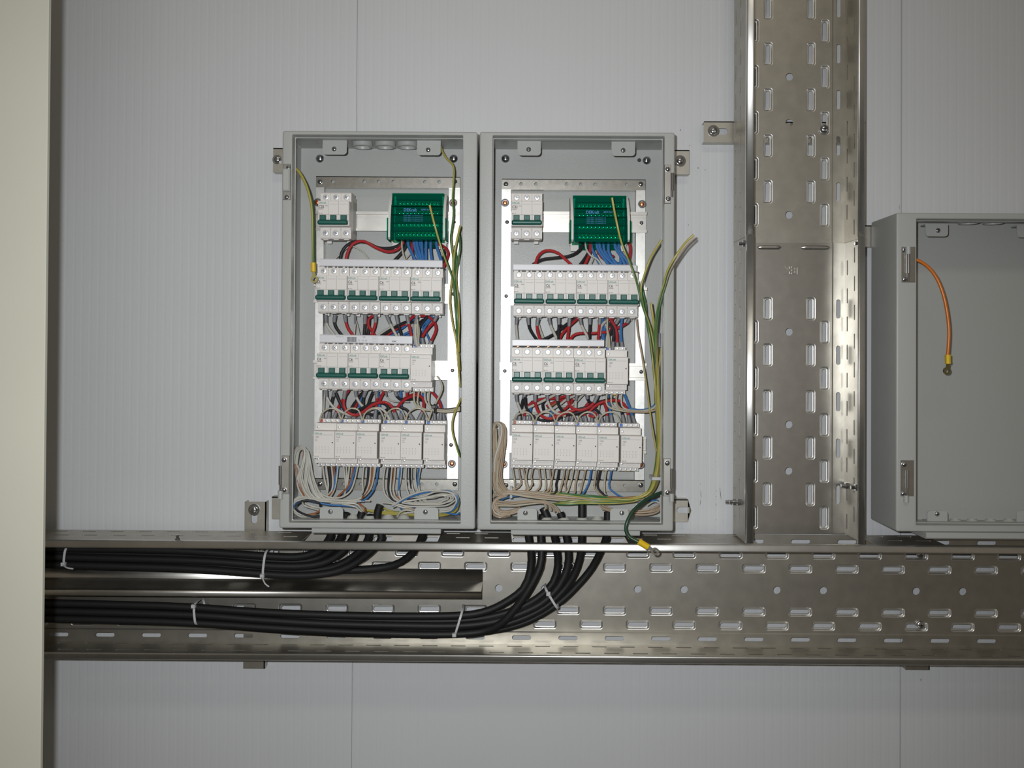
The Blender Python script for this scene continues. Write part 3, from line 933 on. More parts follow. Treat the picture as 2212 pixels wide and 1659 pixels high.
def make_contactor(mark='blueterm'):
    W = .0357
    o = empty('contactor', (0, 0, 0))
    mb = MB().use('dev')
    pr = [(0, -.034), (.008, -.034), (.008, -.0418), (.030, -.0418), (.030, -.0340), (.052, -.0336), (.052, -.0240), (.0685, -.0236), (.069, -.0231), (.069, .0221), (.0685, .0226), (.052, .0230), (.052, .0345), (.030, .0350), (.030, .0405), (.008, .0405), (.008, .034), (0, .034)]
    mb.prism(pr, -W / 2 + .0001, W / 2 - .0001)
    kid(o, mb.build('body', o))
    mb = MB().use('dev'); mb.box(-W / 2 + .0003, W / 2 - .0003, -.0232, .0222, .069, .0698, .0005)
    mb.use('inkgrey'); mb.box(-W / 2 + .002, W / 2 - .003, .0159, .0163, .0697, .06995)
    mb.box(W / 2 - .0036, W / 2 - .0034, .0235, .029, .052, .0522); mb.box(W / 2 - .0036, W / 2 - .0034, -.029, -.0245, .052, .0522)
    for k in range(4):
        x = -W / 2 + .005 + k * .0087
        mb.box(x - .0003, x + .0003, .0325, .0331, .052, .0522); mb.box(x - .0003, x + .0003, -.0325, -.0319, .052, .0522)
    mb.box(-W / 2 + .01, W / 2 - .008, -.0292, -.0290, .052, .0522); mb.box(-W / 2 + .01, W / 2 - .008, -.0272, -.0270, .052, .0522)
    mb.use('ink'); mb.cyl(W / 2 - .0036, .0032, .0011, .0697, .0701, 12)
    kid(o, mb.build('front_plate', o))
    mb = MB().use('ink')
    x = -W / 2 + .0018
    text(mb, 'DEKraft', x, .0170, .07, .0042, 'inkgreen', .92, .00006)
    text(mb, '16A', x + .0008, .0112, .07, .0044, 'inkgrey', .9, .00012)
    text(mb, '230V', x + .0006, .0080, .07, .0022, 'inkgrey', 1, .00003)
    text(mb, '50Hz', x + .0006, .0054, .07, .0022, 'inkgrey', 1, .00003)
    text(mb, 'MK-103', x, -.0210, .07, .0021, 'ink', 1.1, .00003)
    mb.use('inkgrey')
    for k in range(5):
        xx = -W / 2 + .0045 + k * .0052
        for zz in (-.004, -.0134):
            mb.box(xx - .0007, xx + .0007, zz - .0003, zz + .0003, .0699, .0701)
        mb.box(xx - .0001, xx + .0001, -.0075, -.0045, .0699, .0701)
        mb.box(xx - .0001, xx + .0008, -.0095, -.0092, .0699, .0701)
        mb.box(xx - .0001, xx + .0001, -.0129, -.0096, .0699, .0701)
    for k in range(8):
        xx = -W / 2 + .0028 + k * .0034
        mb.box(xx, xx + .0018, -.0086, -.0084, .0699, .0701)
    kid(o, mb.build('printed_marking', o, smooth=False))
    for sgn in (1, -1):
        z = .0376 if sgn > 0 else -.0392
        for k in range(4):
            x = -W / 2 + .0046 + k * .0088
            if sgn > 0 and k == 0:
                mb = MB().use(mark); mb.box(x - .0029, x + .0024, z - .0024, z + .0022, .030, .0308, .0003)
                kid(o, mb.build('coloured_tag', o)); continue
            mb = MB().use('devside'); mb.ring(x, z, .0021, .0025, .030, .0302, 14)
            mb.use('screwhead'); mb.cyl(x, z, .0020, .0296, .0303, 12, .0003)
            mb.use('darksteel'); mb.box(x - .0014, x + .0014, z - .0002, z + .0002, .0306, .0308)
            kid(o, mb.build('terminal_screw', o))
        mb = MB().use('devside'); mb.ring(-W / 2 + .0042, sgn * .0275 + .0003, .0021, .0024, .052, .0523, 14)
        mb.use('screwhead'); mb.cyl(-W / 2 + .0042, sgn * .0275 + .0003, .0019, .0518, .0523, 12, .0003)
        kid(o, mb.build('coil_screw', o))
    mb = MB().use('sleeve'); mb.box(-.0045, .0045, -.0440, -.0418, .012, .018)
    kid(o, mb.build('rail_clip', o))
    return o
RD = FD + .0085        # rail front
BRK = {c: make_breaker(c) for c in ('C6', 'C32')}
CON = {k: make_contactor(k) for k in ('blueterm', 'redterm')}
first = set()
def place(proto, x, y, dfront, off, label, cat, group, tilt=0.0):
    key = proto.name
    if key in first: o = copy_tree(proto)
    else: o = proto; first.add(key)
    p = at(x, y, dfront)
    o.location = (p.x, -RD + .001, p.z - off)
    o.rotation_euler = (0, tilt, 0)
    tag(o, label, cat, group)
    return o
BF = RD + .0655; CFD = RD + .069
ordn = ['leftmost', 'second', 'third', 'rightmost']
def lr(side): return 'left' if side == 'L' else 'right'
for side, x, y in (('L', 720.3, 460.5), ('R', 1138.2, 461)):
    place(BRK['C32'], x, y, BF, .001, 'three-pole C32 circuit breaker alone at the top left of the %s cabinet' % lr(side), 'circuit breaker', 'main breakers')
rows = {('L', 2): ([715.5, 783.9, 852.1, 920.5], [622.3, 623.4, 624.6, 625.6], .004), ('R', 2): ([1143.3, 1211.3, 1279.3, 1347.3], [630.4, 631, 631.6, 632.3], .003),
        ('L', 3): ([717.2, 785.3, 852.5], [790, 791, 792.5], .006), ('R', 3): ([1139.0, 1206.8, 1275.0], [799.3, 800.2, 801], .004)}
for (side, row), (xs, ys, tl) in rows.items():
    for k, (x, y) in enumerate(zip(xs, ys)):
        nm = (ordn if len(xs) == 4 else ['leftmost', 'middle', 'rightmost'])[k]
        place(BRK['C6'], x, y, BF, .001, '%s C6 three-pole circuit breaker in the %s breaker row of the %s cabinet' % (nm, 'four-piece' if row == 2 else 'three-piece', lr(side)),
              'circuit breaker', 'C6 breakers in the %s cabinet' % lr(side), tl)
place(CON['blueterm'], 909.2, 794.8, CFD, 0, 'contactor at the right end of the three breakers in the left cabinet', 'contactor', 'contactors in the left cabinet', .003)
place(CON['blueterm'], 1334.2, 800.4, CFD, 0, 'contactor at the right end of the three breakers in the right cabinet', 'contactor', 'contactors in the right cabinet', .003)
six = ['first', 'second', 'third', 'fourth', 'fifth', 'sixth']
for side, xs, ys in (('L', [699.6, 745.5, 791.7, 842.3, 888.0, 937.0], [960, 960.8, 961.6, 962.6, 963.4, 964.4]),
                     ('R', [1127.8, 1174.5, 1221.4, 1268.3, 1314.6, 1364.2], [964.2, 965.4, 966.8, 968.0, 969.2, 970.6])):
    for k in range(6):
        place(CON['redterm' if k == 0 else 'blueterm'], xs[k], ys[k], CFD, 0, '%s contactor from the left in the bottom row of the %s cabinet' % (six[k], lr(side)),
              'contactor', 'contactors in the %s cabinet' % lr(side), .006 if side == 'L' else .010)

# ------------------------------------------------------------ comb busbar covers above breaker rows
def comb(x0, x1, y0, y1, n, label, barcode=False, tilt=0):
    d = RD + .046
    a, b = at(x0, (y0 + y1) / 2, d), at(x1, (y0 + y1) / 2, d)
    zt, zb = at((x0 + x1) / 2, y0, d).z, at((x0 + x1) / 2, y1, d).z
    O = Vector(((a.x + b.x) / 2, -RD, zb)); w2 = (b.x - a.x) / 2; h = zt - zb
    o = empty('comb_busbar', O, label, 'busbar', 'comb busbars over the breaker rows')
    o.rotation_euler = (0, tilt, 0)
    mb = MB().use('comb'); mb.prism([(.026, -.001), (.0465, 0), (.0478, .001), (.0478, h - .0015), (.0465, h), (.026, h)], -w2, w2)
    mb.build('cover', o)
    mb = MB()
    for k in range(n):
        x = -w2 + (k + .55) * (2 * w2 / n)
        mb.use('copper'); mb.box(x - .0016, x + .0016, -.006, .001, .038, .0400)
        mb.use('gap'); mb.box(x + .0045, x + .012, -.0022, -.0006, .036, .0466)
        mb.box(x - .0012, x + .0022, -.0022, -.0006, .0400, .0468)
    mb.build('tooth_row', o, smooth=False)
    if barcode:
        mb = MB().use('ink')
        rnd = random.Random(3); x = -w2 + .047
        while x < -w2 + .0635:
            ww = rnd.choice((.0002, .0004, .0007)); mb.box(x, x + ww, h * .12, h * .75, .0478, .0480); x += ww + rnd.choice((.0003, .0005))
        for (tx, tz, s_) in (('KR033-1L', .68, .0032), ):
            text(mb, tx, -w2 + .028, h * tz, .048, s_, 'inkgrey')
        text(mb, '63A', -w2 + .074, h * .70, .048, .0028, 'ink')
        for k, dx in enumerate((.068, .075, .080)):
            mb.use('inkgrey'); mb.ring(-w2 + dx, h * .33, .0009, .0015, .0478, .048, 10)
        for dx, l in ((.090, (.75, .5, .2)), (.108, (.75, .5, .2))):
            for z in l: text(mb, '3x10A CE' if z == .5 else 'L1 L2 L3', -w2 + dx, h * z, .048, .0026, 'inkgrey')
        text(mb, 'DK', -w2 + .125, h * .2, .048, .0036, 'ink', 1.4, .0001)
        mb.build('printed_marking', o, smooth=False)
    return o
comb(691, 955.5, 560.5, 576.5, 12, 'white busbar cover above the four-piece breaker row in the left cabinet', tilt=.007)
comb(1109, 1375, 571, 585, 12, 'white busbar cover above the four-piece breaker row in the right cabinet', tilt=.004)
comb(691, 890.5, 724, 741.5, 9, 'white busbar cover with barcode above the three left cabinet breakers', True, tilt=.012)
comb(1107, 1305, 733.5, 748, 9, 'white unprinted busbar cover above the three right cabinet breakers', tilt=.001)

# ------------------------------------------------------------ green covered distribution blocks
def distblock(x0, x1, y0, y1, label, bot):
    d = .115
    a, b = at(x0, (y0 + y1) / 2, d), at(x1, (y0 + y1) / 2, d)
    zt, zb = at((x0 + x1) / 2, y0, .10).z, at((x0 + x1) / 2, y1, .10).z
    O = Vector(((a.x + b.x) / 2, -RD, (zt + zb) / 2)); w2 = (b.x - a.x) / 2; hz = (zt - zb) / 2
    o = empty('distribution_block', O, label, 'terminal block', 'green covered distribution blocks')
    # stepped terraces: back high at top, lower in front
    steps = [(hz, .018, .030), (hz * .52, .030, .042), (hz * .04, .042, .050), (-hz * .48, .050, .050)]
    mb = MB().use('dev')
    for sx in (-1, 1):
        x = sx * (w2 - .0022)
        mb.prism([(0, -hz * .9), (.050, -hz * .98), (.055, -hz * .9), (.055, -hz * .1), (.048, hz * .35), (.036, hz * .75), (.024, hz), (0, hz)], x - .0022, x + .0022)
    mb.box(-w2, w2, -hz, hz, 0, .006)
    for sx in (-1, 1):
        mb.box(sx * (w2 - .009) - .007, sx * (w2 - .009) + .007, -hz - .011, -hz, .004, .010)
    mb.build('housing', o)
    levels = [(hz * .62, .032), (hz * .18, .040), (-hz * .33, .046), (-hz * .76, .050)]
    for k, (z, dd) in enumerate(levels):
        mb = MB().use('darkplastic'); mb.box(-w2 + .010, w2 - .010, z + .0065, z + .0135, .006, dd - .004)
        mb.box(-w2 + .010, w2 - .010, z - .0075, z + .0068, .006, dd - .012)
        mb.use('brass'); mb.box(-w2 + .012, w2 - .012, z - .0045, z + .0045, dd - .012, dd - .005, .001)
        bar = mb.build('terminal_bar', o)
        for j in range(11):
            x = -w2 + .0165 + j * (2 * w2 - .033) / 10
            mb = MB().use('chrome'); mb.cyl(x, z, .0030, dd - .005, dd - .0032, 14, .0008)
            mb.use('darksteel'); mb.box(x - .0022, x + .0022, z - .0004, z + .0004, dd - .0026, dd - .0023)
            mb.build('terminal_screw', bar)
    # translucent ribbed cover
    mb = MB().use('greenclear')
    prof = [(.010, hz + .0005), (.036, hz + .0005), (.037, hz - .002)]
    prof += [(.0385, hz * .72), (.041, hz * .70), (.0425, hz * .45), (.0465, hz * .43), (.048, hz * .1), (.0515, hz * .07), (.053, -hz * .26), (.0565, -hz * .28), (.0575, -hz * .62), (.0585, -hz * .64), (.0585, -hz * .97), (.057, -hz - .0005), (.010, -hz - .0005)]
    mb.sheet(prof, lambda u, dd, z: Vector((u, -dd, z)), -w2 + .0045, w2 - .0045)
    for sx in (-1, 1):
        x = sx * (w2 - .0045)
        mb.add([(x, -dd, z) for dd, z in prof], [range(len(prof))])
    mb.build('cover', o, smooth=False)
    mb = MB().use('greenclear')
    for sx in (-1, 1):
        mb.box(sx * (w2 + .0006) - .0012, sx * (w2 + .0006) + .0012, -hz, -hz * .1, .02, .056, .0008)
    for zz in (hz * .40, hz * .04, -hz * .30, -hz * .66):
        mb.box(-w2 + .006, w2 - .006, zz - .0006, zz + .0006, .046, .0595)
    mb.box(-w2 + .016, w2 - .016, -hz - .009, -hz, .012, .014)
    mb.build('cover_rib', o)
    mb = MB().use('blueink')
    text(mb, 'DEKraft', -w2 + .026, hz * .20, .0490, .0072, 'blueink', .95, .0002)
    text(mb, 'ШНК 4x11', -w2 + .056, hz * .24, .0490, .0038, 'blueink', .95, .0001)
    for k in range(4):
        text(mb, '125A 400V 1.5-16mm2 L N', -w2 + .026, -hz * (.02 + k * .075), .0540, .0030, 'blueink', 1)
    mb.build('printed_marking', o, smooth=False)
    return o
distblock(837, 962, 416, 519, 'green translucent distribution block at the top right of the left cabinet', 0)
distblock(1234, 1362, 421, 524, 'green translucent distribution block at the top right of the right cabinet', 0)
# ============================================================ cables and wires
def path(pts, d):
    """pts: (x, y[, distance from the wall]) photo points; d: distance or list spread along the run"""
    out = []
    n = len(pts)
    for i, p in enumerate(pts):
        if len(p) > 2: dd = p[2]
        elif isinstance(d, (list, tuple)):
            q = i / (n - 1) * (len(d) - 1); a = int(min(q, len(d) - 2)); dd = d[a] + (d[a + 1] - d[a]) * (q - a)
        else: dd = d
        out.append(at(p[0], p[1], dd))
    return out
COLN = dict(w_red='red', w_black='black', w_white='white', w_cream='cream', w_tan='tan', w_blue='blue', w_brown='brown', w_yellow='yellow', w_orange='orange')
def wire(name, key, r, pts, d, label, cat, group=None, ferr=(), step=.006, stripe=None, n=8, origin=None):
    P = catmull(path(pts, d), step)
    O = P[0].copy()
    mb = MW(O)
    if stripe:
        mb.use(key); a = mb.cur; mb.use(stripe); b = mb.cur
        mb.tube(P, r, 10, 16.0, [a] * 7 + [b] * 3)
    else:
        mb.use(key); mb.tube(P, r, n)
    o = empty(name, O, label, cat, group) if ferr else None
    if o is None:
        w_ = mb.build(name); w_.location = O
        tag(w_, label, cat, group); return w_
    mb.build('insulation', o)
    for e in ferr:
        q = P if e == 0 else P[::-1]
        L = 0; k = 0
        while L < .0095 and k < len(q) - 2: L += (q[k + 1] - q[k]).length; k += 1
        m2 = MW(O).use('ferrule')
        m2.tube(q[:k + 1], [r * 1.35] * k + [r * 1.1], 10)
        m2.build('ferrule', o)
    return o

# ------------------------------------------------------------ black cables in the horizontal tray
CR = .0067
up_ = [([(722, 1112), (716, 1150), (706, 1172), (685, 1192), (640, 1203), (560, 1200), (400, 1190), (250, 1186), (40, 1183)], [.095,.095,.09]+[.088]*6),
       ([(748, 1108), (740, 1150), (728, 1175), (700, 1200), (650, 1213), (580, 1211), (430, 1200), (250, 1196), (40, 1192)], [.095,.09,.08]+[.074]*6),
       ([(782, 1106), (767, 1150), (755, 1175), (725, 1203), (680, 1220), (600, 1223), (450, 1212), (250, 1206), (40, 1201)], [.095,.095,.09]+[.088]*6),
       ([(800, 1112), (798, 1150), (790, 1175), (760, 1205), (715, 1226), (640, 1235), (560, 1230), (430, 1219), (250, 1213), (40, 1208)], [.095,.09,.08]+[.074]*6),
       ([(821, 1091), (814, 1118), (824, 1160), (812, 1180), (780, 1208), (740, 1230), (690, 1241), (620, 1243), (520, 1236), (400, 1228), (200, 1222), (40, 1218)], [.095]*4+[.09]+[.088]*7),
       ([(922, 1116), (913, 1155), (900, 1182), (880, 1205), (850, 1221), (800, 1229), (740, 1231), (690, 1229), (620, 1222), (540, 1212), (400, 1200), (40, 1192)], [.095,.09,.075,.066,.06]+[.058]*7)]
wt = ['outermost', 'second', 'third', 'fourth', 'fifth', 'rightmost']
for k, (pts, d) in enumerate(up_):
    lab = ['black cable rising furthest left into the left cabinet', 'black cable second from the left rising into the left cabinet', 'black cable third from the left rising into the left cabinet',
           'black cable fourth from the left rising into the left cabinet', 'black cable whose thick cut stub stands inside the left cabinet bottom', 'black cable set apart at right, rising into the left cabinet'][k]
    wire('power_cable', 'cable', CR, pts, d, lab, 'cable', 'black cables of the upper bundle', n=12, step=.012)
lo_ = [([(1146, 1118), (1141, 1155), (1147, 1190), (1146, 1230), (1130, 1272), (1085, 1305), (1040, 1323), (980, 1330), (850, 1331), (700, 1328), (560, 1322), (400, 1311), (250, 1306), (40, 1301)], [.095,.094,.090]+[.088]*11),
       ([(1172, 1112), (1168, 1155), (1170, 1190), (1166, 1225), (1145, 1268), (1118, 1308), (1085, 1345), (1050, 1362), (1000, 1369), (900, 1370), (750, 1365), (600, 1357), (400, 1345), (250, 1340), (40, 1335)], [.095,.095,.1,.104,.106,.104,.1,.09]+[.088]*7),
       ([(1173, 1098), (1182, 1118), (1197, 1155), (1203, 1190), (1205, 1220), (1195, 1258), (1160, 1293), (1110, 1318), (1050, 1334), (980, 1341), (850, 1341), (700, 1338), (560, 1331), (400, 1320), (40, 1310)], [.09,.095,.09,.08]+[.074]*11),
       ([(1210, 1108), (1214, 1120), (1223, 1155), (1228, 1190), (1226, 1225), (1208, 1265), (1170, 1303), (1110, 1331), (1050, 1346), (980, 1352), (850, 1351), (700, 1347), (560, 1339), (400, 1328), (40, 1318)], [.095,.095,.092,.09]+[.088]*11),
       ([(1257, 1090), (1257, 1118), (1257, 1155), (1255, 1190), (1247, 1225), (1225, 1265), (1180, 1309), (1120, 1339), (1050, 1356), (960, 1362), (850, 1361), (700, 1357), (560, 1349), (400, 1336), (40, 1326)], [.09,.095,.09,.082]+[.074]*9),
       ([(1313, 1106), (1311, 1155), (1298, 1190), (1280, 1225), (1250, 1262), (1205, 1304), (1140, 1342), (1070, 1361), (990, 1369), (880, 1370), (700, 1366), (560, 1357), (400, 1345), (40, 1333)], [.095,.094,.075,.064]+[.060]*10)]
for k, (pts, d) in enumerate(lo_):
    lab = 'black cable %s rising into the right cabinet' % ['furthest left', 'second from the left', 'third from the left', 'fourth from the left', 'fifth from the left', 'furthest right'][k]
    wire('power_cable', 'cable', CR, pts, d, lab, 'cable', 'black cables of the lower bundle', n=12, step=.012)
def tie(x, y0, y1, d0, d1, tail, label, slant=0, headbottom=True, thin=.0016):
    cy = (y0 + y1) / 2; O = at(x, cy, (d0 + d1) / 2)
    zt, zb = at(x, y0, d1).z, at(x, y1, d1).z
    h = (zt - zb) / 2; dd = (d1 - d0) / 2; cz = (zt + zb) / 2
    o = empty('cable_tie', O, label, 'cable tie', 'white cable ties on the black bundles')
    mb = MW(O).use('tie')
    P = []
    for k in range(33):
        q = k / 32 * 2 * math.pi
        c, s_ = math.cos(q), math.sin(q)
        c = math.copysign(abs(c) ** .6, c); s_ = math.copysign(abs(s_) ** .6, s_)
        P.append(Vector((O.x + slant * s_ * h, O.y - dd * c, cz + h * s_)))
    rings = []
    for p in P:
        rings.append([p + Vector((dx, 0, 0)) + (p - Vector((O.x, O.y, cz))).normalized() * e for dx, e in ((-.0019, 0), (.0019, 0), (.0019, .0012), (-.0019, .0012))])
    mb.loft(rings, False, False); mb.build('strap', o, smooth=False)
    hz = zb + .004 if headbottom else zt - .003
    sl = slant * (-h if headbottom else h)
    mb = MW(O).use('tie'); mb.box(O.x + sl - .0034, O.x + sl + .0034, hz - .003, hz + .003, d1 - .004, d1 + .0035, .0008); hd = mb.build('head', o)
    if tail:
        mb = MW(O).use('tie')
        t0 = Vector((O.x + sl, -(d1 + .002), hz)); t1 = Vector((t0.x + tail[0], -(d1 + .012), hz + tail[1])); t2 = Vector((t0.x + tail[0] * 2, -(d1 + .014), hz + tail[1] * 1.5))
        mb.tube(catmull([t0, t1, t2]), .0013, 6); mb.build('tail', o)
tie(154, 1181, 1224, .049, .0975, (.012, -.003), 'white cable tie on the upper black bundle, far left beside the beige panel', .1)
tie(578, 1192, 1249, .049, .0985, (.008, -.010), 'white cable tie on the upper black bundle, below the left channel', .1)
tie(431, 1306, 1354, .050, .1, None, 'white cable tie on the left part of the lower black bundle', -.1, False)
tie(992, 1321, 1377, .044, .1, None, 'white cable tie on the lower bundle near the end of the divider', .3)
p0 = at(1178, 1272, .1); p1 = at(1206, 1318, .1)
O = at(1190, 1295, .08)
o = empty('cable_tie', O, 'slanting white cable tie where the lower bundle curves up to the right cabinet', 'cable tie', 'white cable ties on the black bundles')
mb = MW(O).use('tie'); ax = (p1 - p0); c0 = (p0 + p1) / 2; hl = ax.length / 2; ax.normalize(); cr = ax.cross(Vector((0, 1, 0)))
rings = []
for k in range(33):
    q = k / 32 * 2 * math.pi; c, s_ = math.cos(q), math.sin(q)
    c = math.copysign(abs(c) ** .6, c); s_ = math.copysign(abs(s_) ** .6, s_)
    p = c0 + Vector((0, .021, 0)) + ax * hl * s_ + Vector((0, -.022 * c, 0))
    out_ = (p - c0 - Vector((0, .021, 0))).normalized()
    rings.append([p + cr * e for e in (-.0019, .0019)] + [p + cr * e + out_ * .0012 for e in (.0019, -.0019)])
mb.loft(rings, False, False); mb.build('strap', o, smooth=False)
mb = MW(O).use('tie'); hh = c0 - ax * hl * .55; mb.box(hh.x - .0036, hh.x + .0036, hh.z - .0036, hh.z + .0036, .1, .1045, .001); mb.build('head', o)

# ------------------------------------------------------------ single-core wires
TH_ = .0026; TN = .0019; TC = .0016
K = dict(r='w_red', k='w_black', w='w_white', b='w_blue', c='w_cream', t='w_tan', n='w_brown', y='w_yellow')
rnd = random.Random(11)
NUM = {}
def sec(side, zone, items, d=.075, cat='wire', where=None):
    cabn = lr(side)
    for it in items:
        c, pts = it[0], it[1]
        fe = it[2] if len(it) > 2 else ()
        dd = it[3] if len(it) > 3 else d + rnd.uniform(-.008, .008)
        r = {'r': TH_, 'k': TH_, 'w': .0024, 'b': TH_, 'c': TC, 't': TC, 'n': TN}[c]
        if len(it) > 4: r = it[4]
        kn = COLN[K[c]]
        w_ = wire('%s_wire' % kn, K[c], r, pts, dd, '', 'wire', 'wires %s of the %s cabinet' % (zone if zone[0] != 'b' or 'below' not in zone else 'below the distribution block', cabn), fe)
        NUM.setdefault(('%s wire %s of the %s cabinet' % (kn, where, cabn), kn), []).append((pts[0][0], w_))
Z1_ = 'under the green distribution block'
sec('L', 'below the distribution block', [
    ('k', [(733, 566), (738, 545), (748, 531), (765, 522), (790, 523), (818, 535), (848, 535), (866, 526), (880, 512)], (), .075),
    ('r', [(746, 568), (751, 545), (762, 527), (785, 521), (812, 535), (838, 544), (858, 539), (870, 525), (872, 512)], (), .082),
    ('w', [(716, 566), (733, 550), (748, 536), (764, 533), (784, 545), (800, 566)], (), .062, .0015),
    ('k', [(846, 568), (862, 552), (874, 536), (880, 512)], (), .068),
    ('c', [(868, 512), (868, 530), (870, 545), (876, 566)], (), .084),
    ('r', [(890, 512), (890, 535), (892, 552), (896, 566)], (), .07),
    ('r', [(912, 520), (925, 527), (948, 528), (963, 536), (969, 548), (964, 564), (958, 578)], (), .066),
    ('k', [(905, 522), (925, 533), (950, 534), (960, 544), (957, 560), (952, 576)], (), .062),
    ('w', [(890, 545), (880, 556), (872, 566)], (), .06, .001)], where=Z1_)
sec('L', 'blue below the distribution block', [('b', [(x0, 510), (x0 + a, 530), (x0 + b_, 548), (x1, 568)], (), .078 + .003 * (i % 3)) for i, (x0, a, b_, x1) in enumerate(
    [(880, 2, 10, 900), (893, 2, 7, 908), (899, 2, 7, 912), (904, 4, 9, 918), (910, 1, 2, 914), (921, -1, -1, 920), (931, -1, 0, 934), (942, 1, 6, 955)])], where=Z1_)
Z2 = 'between the two breaker rows'
bot = (0,)
sec('L', Z2, [
    ('w', [(704, 680), (705, 698), (711, 710), (722, 724)], bot, .072), ('k', [(724, 680), (722, 696), (727, 710), (740, 726)], bot, .075), ('r', [(745, 680), (747, 696), (753, 712), (764, 726)], bot, .078),
    ('w', [(767, 680), (767, 700), (765, 726)], bot, .07, .0016), ('w', [(768, 690), (773, 706), (777, 726)], (), .068, .0012), ('k', [(789, 680), (788, 700), (786, 726)], bot, .08), ('k', [(798, 684), (797, 705), (794, 726)], (), .068),
    ('r', [(811, 680), (811, 697), (807, 712), (802, 726)], bot, .082), ('r', [(806, 682), (796, 690), (796, 704), (804, 716), (811, 728)], (), .074), ('w', [(835, 680), (843, 700), (858, 728)], bot, .082),
    ('k', [(856, 680), (860, 700), (868, 728)], bot, .084), ('r', [(879, 680), (883, 700), (889, 728)], bot, .086), ('r', [(884, 692), (893, 684), (902, 682)], (), .08),
    ('w', [(812, 728), (835, 712), (858, 701), (877, 698), (893, 706)], (), .06, .002), ('k', [(820, 728), (845, 712), (866, 700), (885, 694), (896, 699)], (), .064), ('r', [(832, 728), (855, 712), (872, 702), (888, 699)], (), .058, .002),
    ('b', [(845, 726), (868, 710), (885, 697), (900, 684)], (), .054, .002), ('b', [(862, 728), (885, 716), (905, 702), (925, 682)], (), .056, .002), ('b', [(876, 728), (900, 712), (920, 696), (932, 682)], (), .06, .002),
    ('w', [(901, 680), (898, 700), (897, 722), (901, 748)], bot, .088), ('c', [(902, 690), (902, 715), (905, 748)], (), .09), ('c', [(900, 690), (905, 712), (903, 748)], (), .084), ('w', [(897, 690), (894, 716), (897, 744)], (), .082, .0016),
    ('k', [(924, 682), (910, 700), (905, 712), (912, 730), (915, 750)], (1,), .078), ('k', [(915, 690), (903, 704), (910, 722), (914, 748)], (), .07), ('r', [(908, 682), (925, 684), (938, 696), (942, 712), (935, 730), (925, 750)], (1,), .076),
    ('r', [(944, 680), (938, 694), (922, 712), (912, 728)], bot, .082), ('b', [(918, 686), (912, 705), (922, 722), (934, 750)], (1,), .06, .002), ('b', [(936, 684), (918, 706), (908, 730), (905, 748)], (), .062, .002), ('b', [(895, 720), (893, 735), (896, 748)], (), .07, .002)], where=Z2)
Z3 = 'above the contactor row'
sec('L', Z3, [
    ('w', [(704.5, 842), (706, 858), (717, 876), (736, 889), (758, 897), (782, 893), (803, 883), (822, 882), (834, 892), (842, 907)], bot, .088, .0022), ('w', [(701, 842), (700, 875), (698, 907)], (1,), .07, .0013),
    ('k', [(724, 842), (717, 866), (709, 907)], (0, 1), .074), ('k', [(725, 848), (733, 868), (745, 888)], (), .08), ('r', [(746, 842), (743, 862), (743, 878), (752, 891), (768, 897), (784, 890), (804, 875), (822, 869), (838, 871), (850, 884), (857, 907)], (0, 1), .092),
    ('r', [(754, 842), (744, 858), (730, 882), (720, 907)], (1,), .074), ('k', [(748, 886), (764, 889), (786, 880), (806, 871), (826, 870), (838, 880), (846, 907)], (1,), .084), ('w', [(768, 842), (770, 858), (778, 872), (784, 878)], bot, .08),
    ('k', [(788, 842), (776, 858), (765, 872), (758, 884)], (), .072), ('k', [(791, 842), (785, 858), (784, 875)], bot, .076), ('r', [(780, 850), (770, 872), (766, 884)], (), .068), ('w', [(810, 848), (797, 858), (790, 875)], (), .064, .0012),
    ('r', [(812, 842), (814, 860), (812, 885), (809, 907)], (0, 1), .078), ('r', [(832, 842), (824, 856), (818, 870)], (), .07), ('k', [(806, 846), (799, 862), (795, 880), (797, 907)], (1,), .066), ('b', [(816, 842), (819, 870), (821, 907)], (1,), .066),
    ('b', [(784, 850), (778, 866), (776, 880)], (), .06), ('k', [(788, 890), (803, 896), (820, 893), (838, 884), (860, 880), (878, 885), (892, 907)], (1,), .072), ('w', [(833, 842), (836, 858), (850, 867), (885, 868)], bot, .066, .0014),
    ('k', [(854, 842), (857, 856), (868, 863), (890, 861), (915, 865), (930, 876)], bot, .072), ('r', [(879, 842), (879, 855)], bot, .082), ('r', [(856, 884), (868, 868), (884, 858), (902, 854), (914, 862), (915, 882), (904, 907)], (1,), .078),
    ('r', [(872, 862), (890, 853), (908, 850)], (), .072), ('b', [(865, 844), (866, 870), (867, 907)], (1,), .064), ('b', [(914, 848), (915, 875), (913, 907)], (1,), .062), ('r', [(928, 842), (943, 858), (952, 878), (951, 907)], (1,), .07),
    ('b', [(934, 846), (950, 868), (960, 907)], (1,), .062), ('k', [(932, 880), (938, 890), (939, 907)], (1,), .07), ('n', [(765, 884), (765, 895), (766, 907)], (1,), .066), ('b', [(730, 878), (735, 890), (733, 907)], (1,), .062), ('k', [(753, 888), (755, 907)], (1,), .062), ('b', [(774, 888), (777, 907)], (1,), .062)], where=Z3)
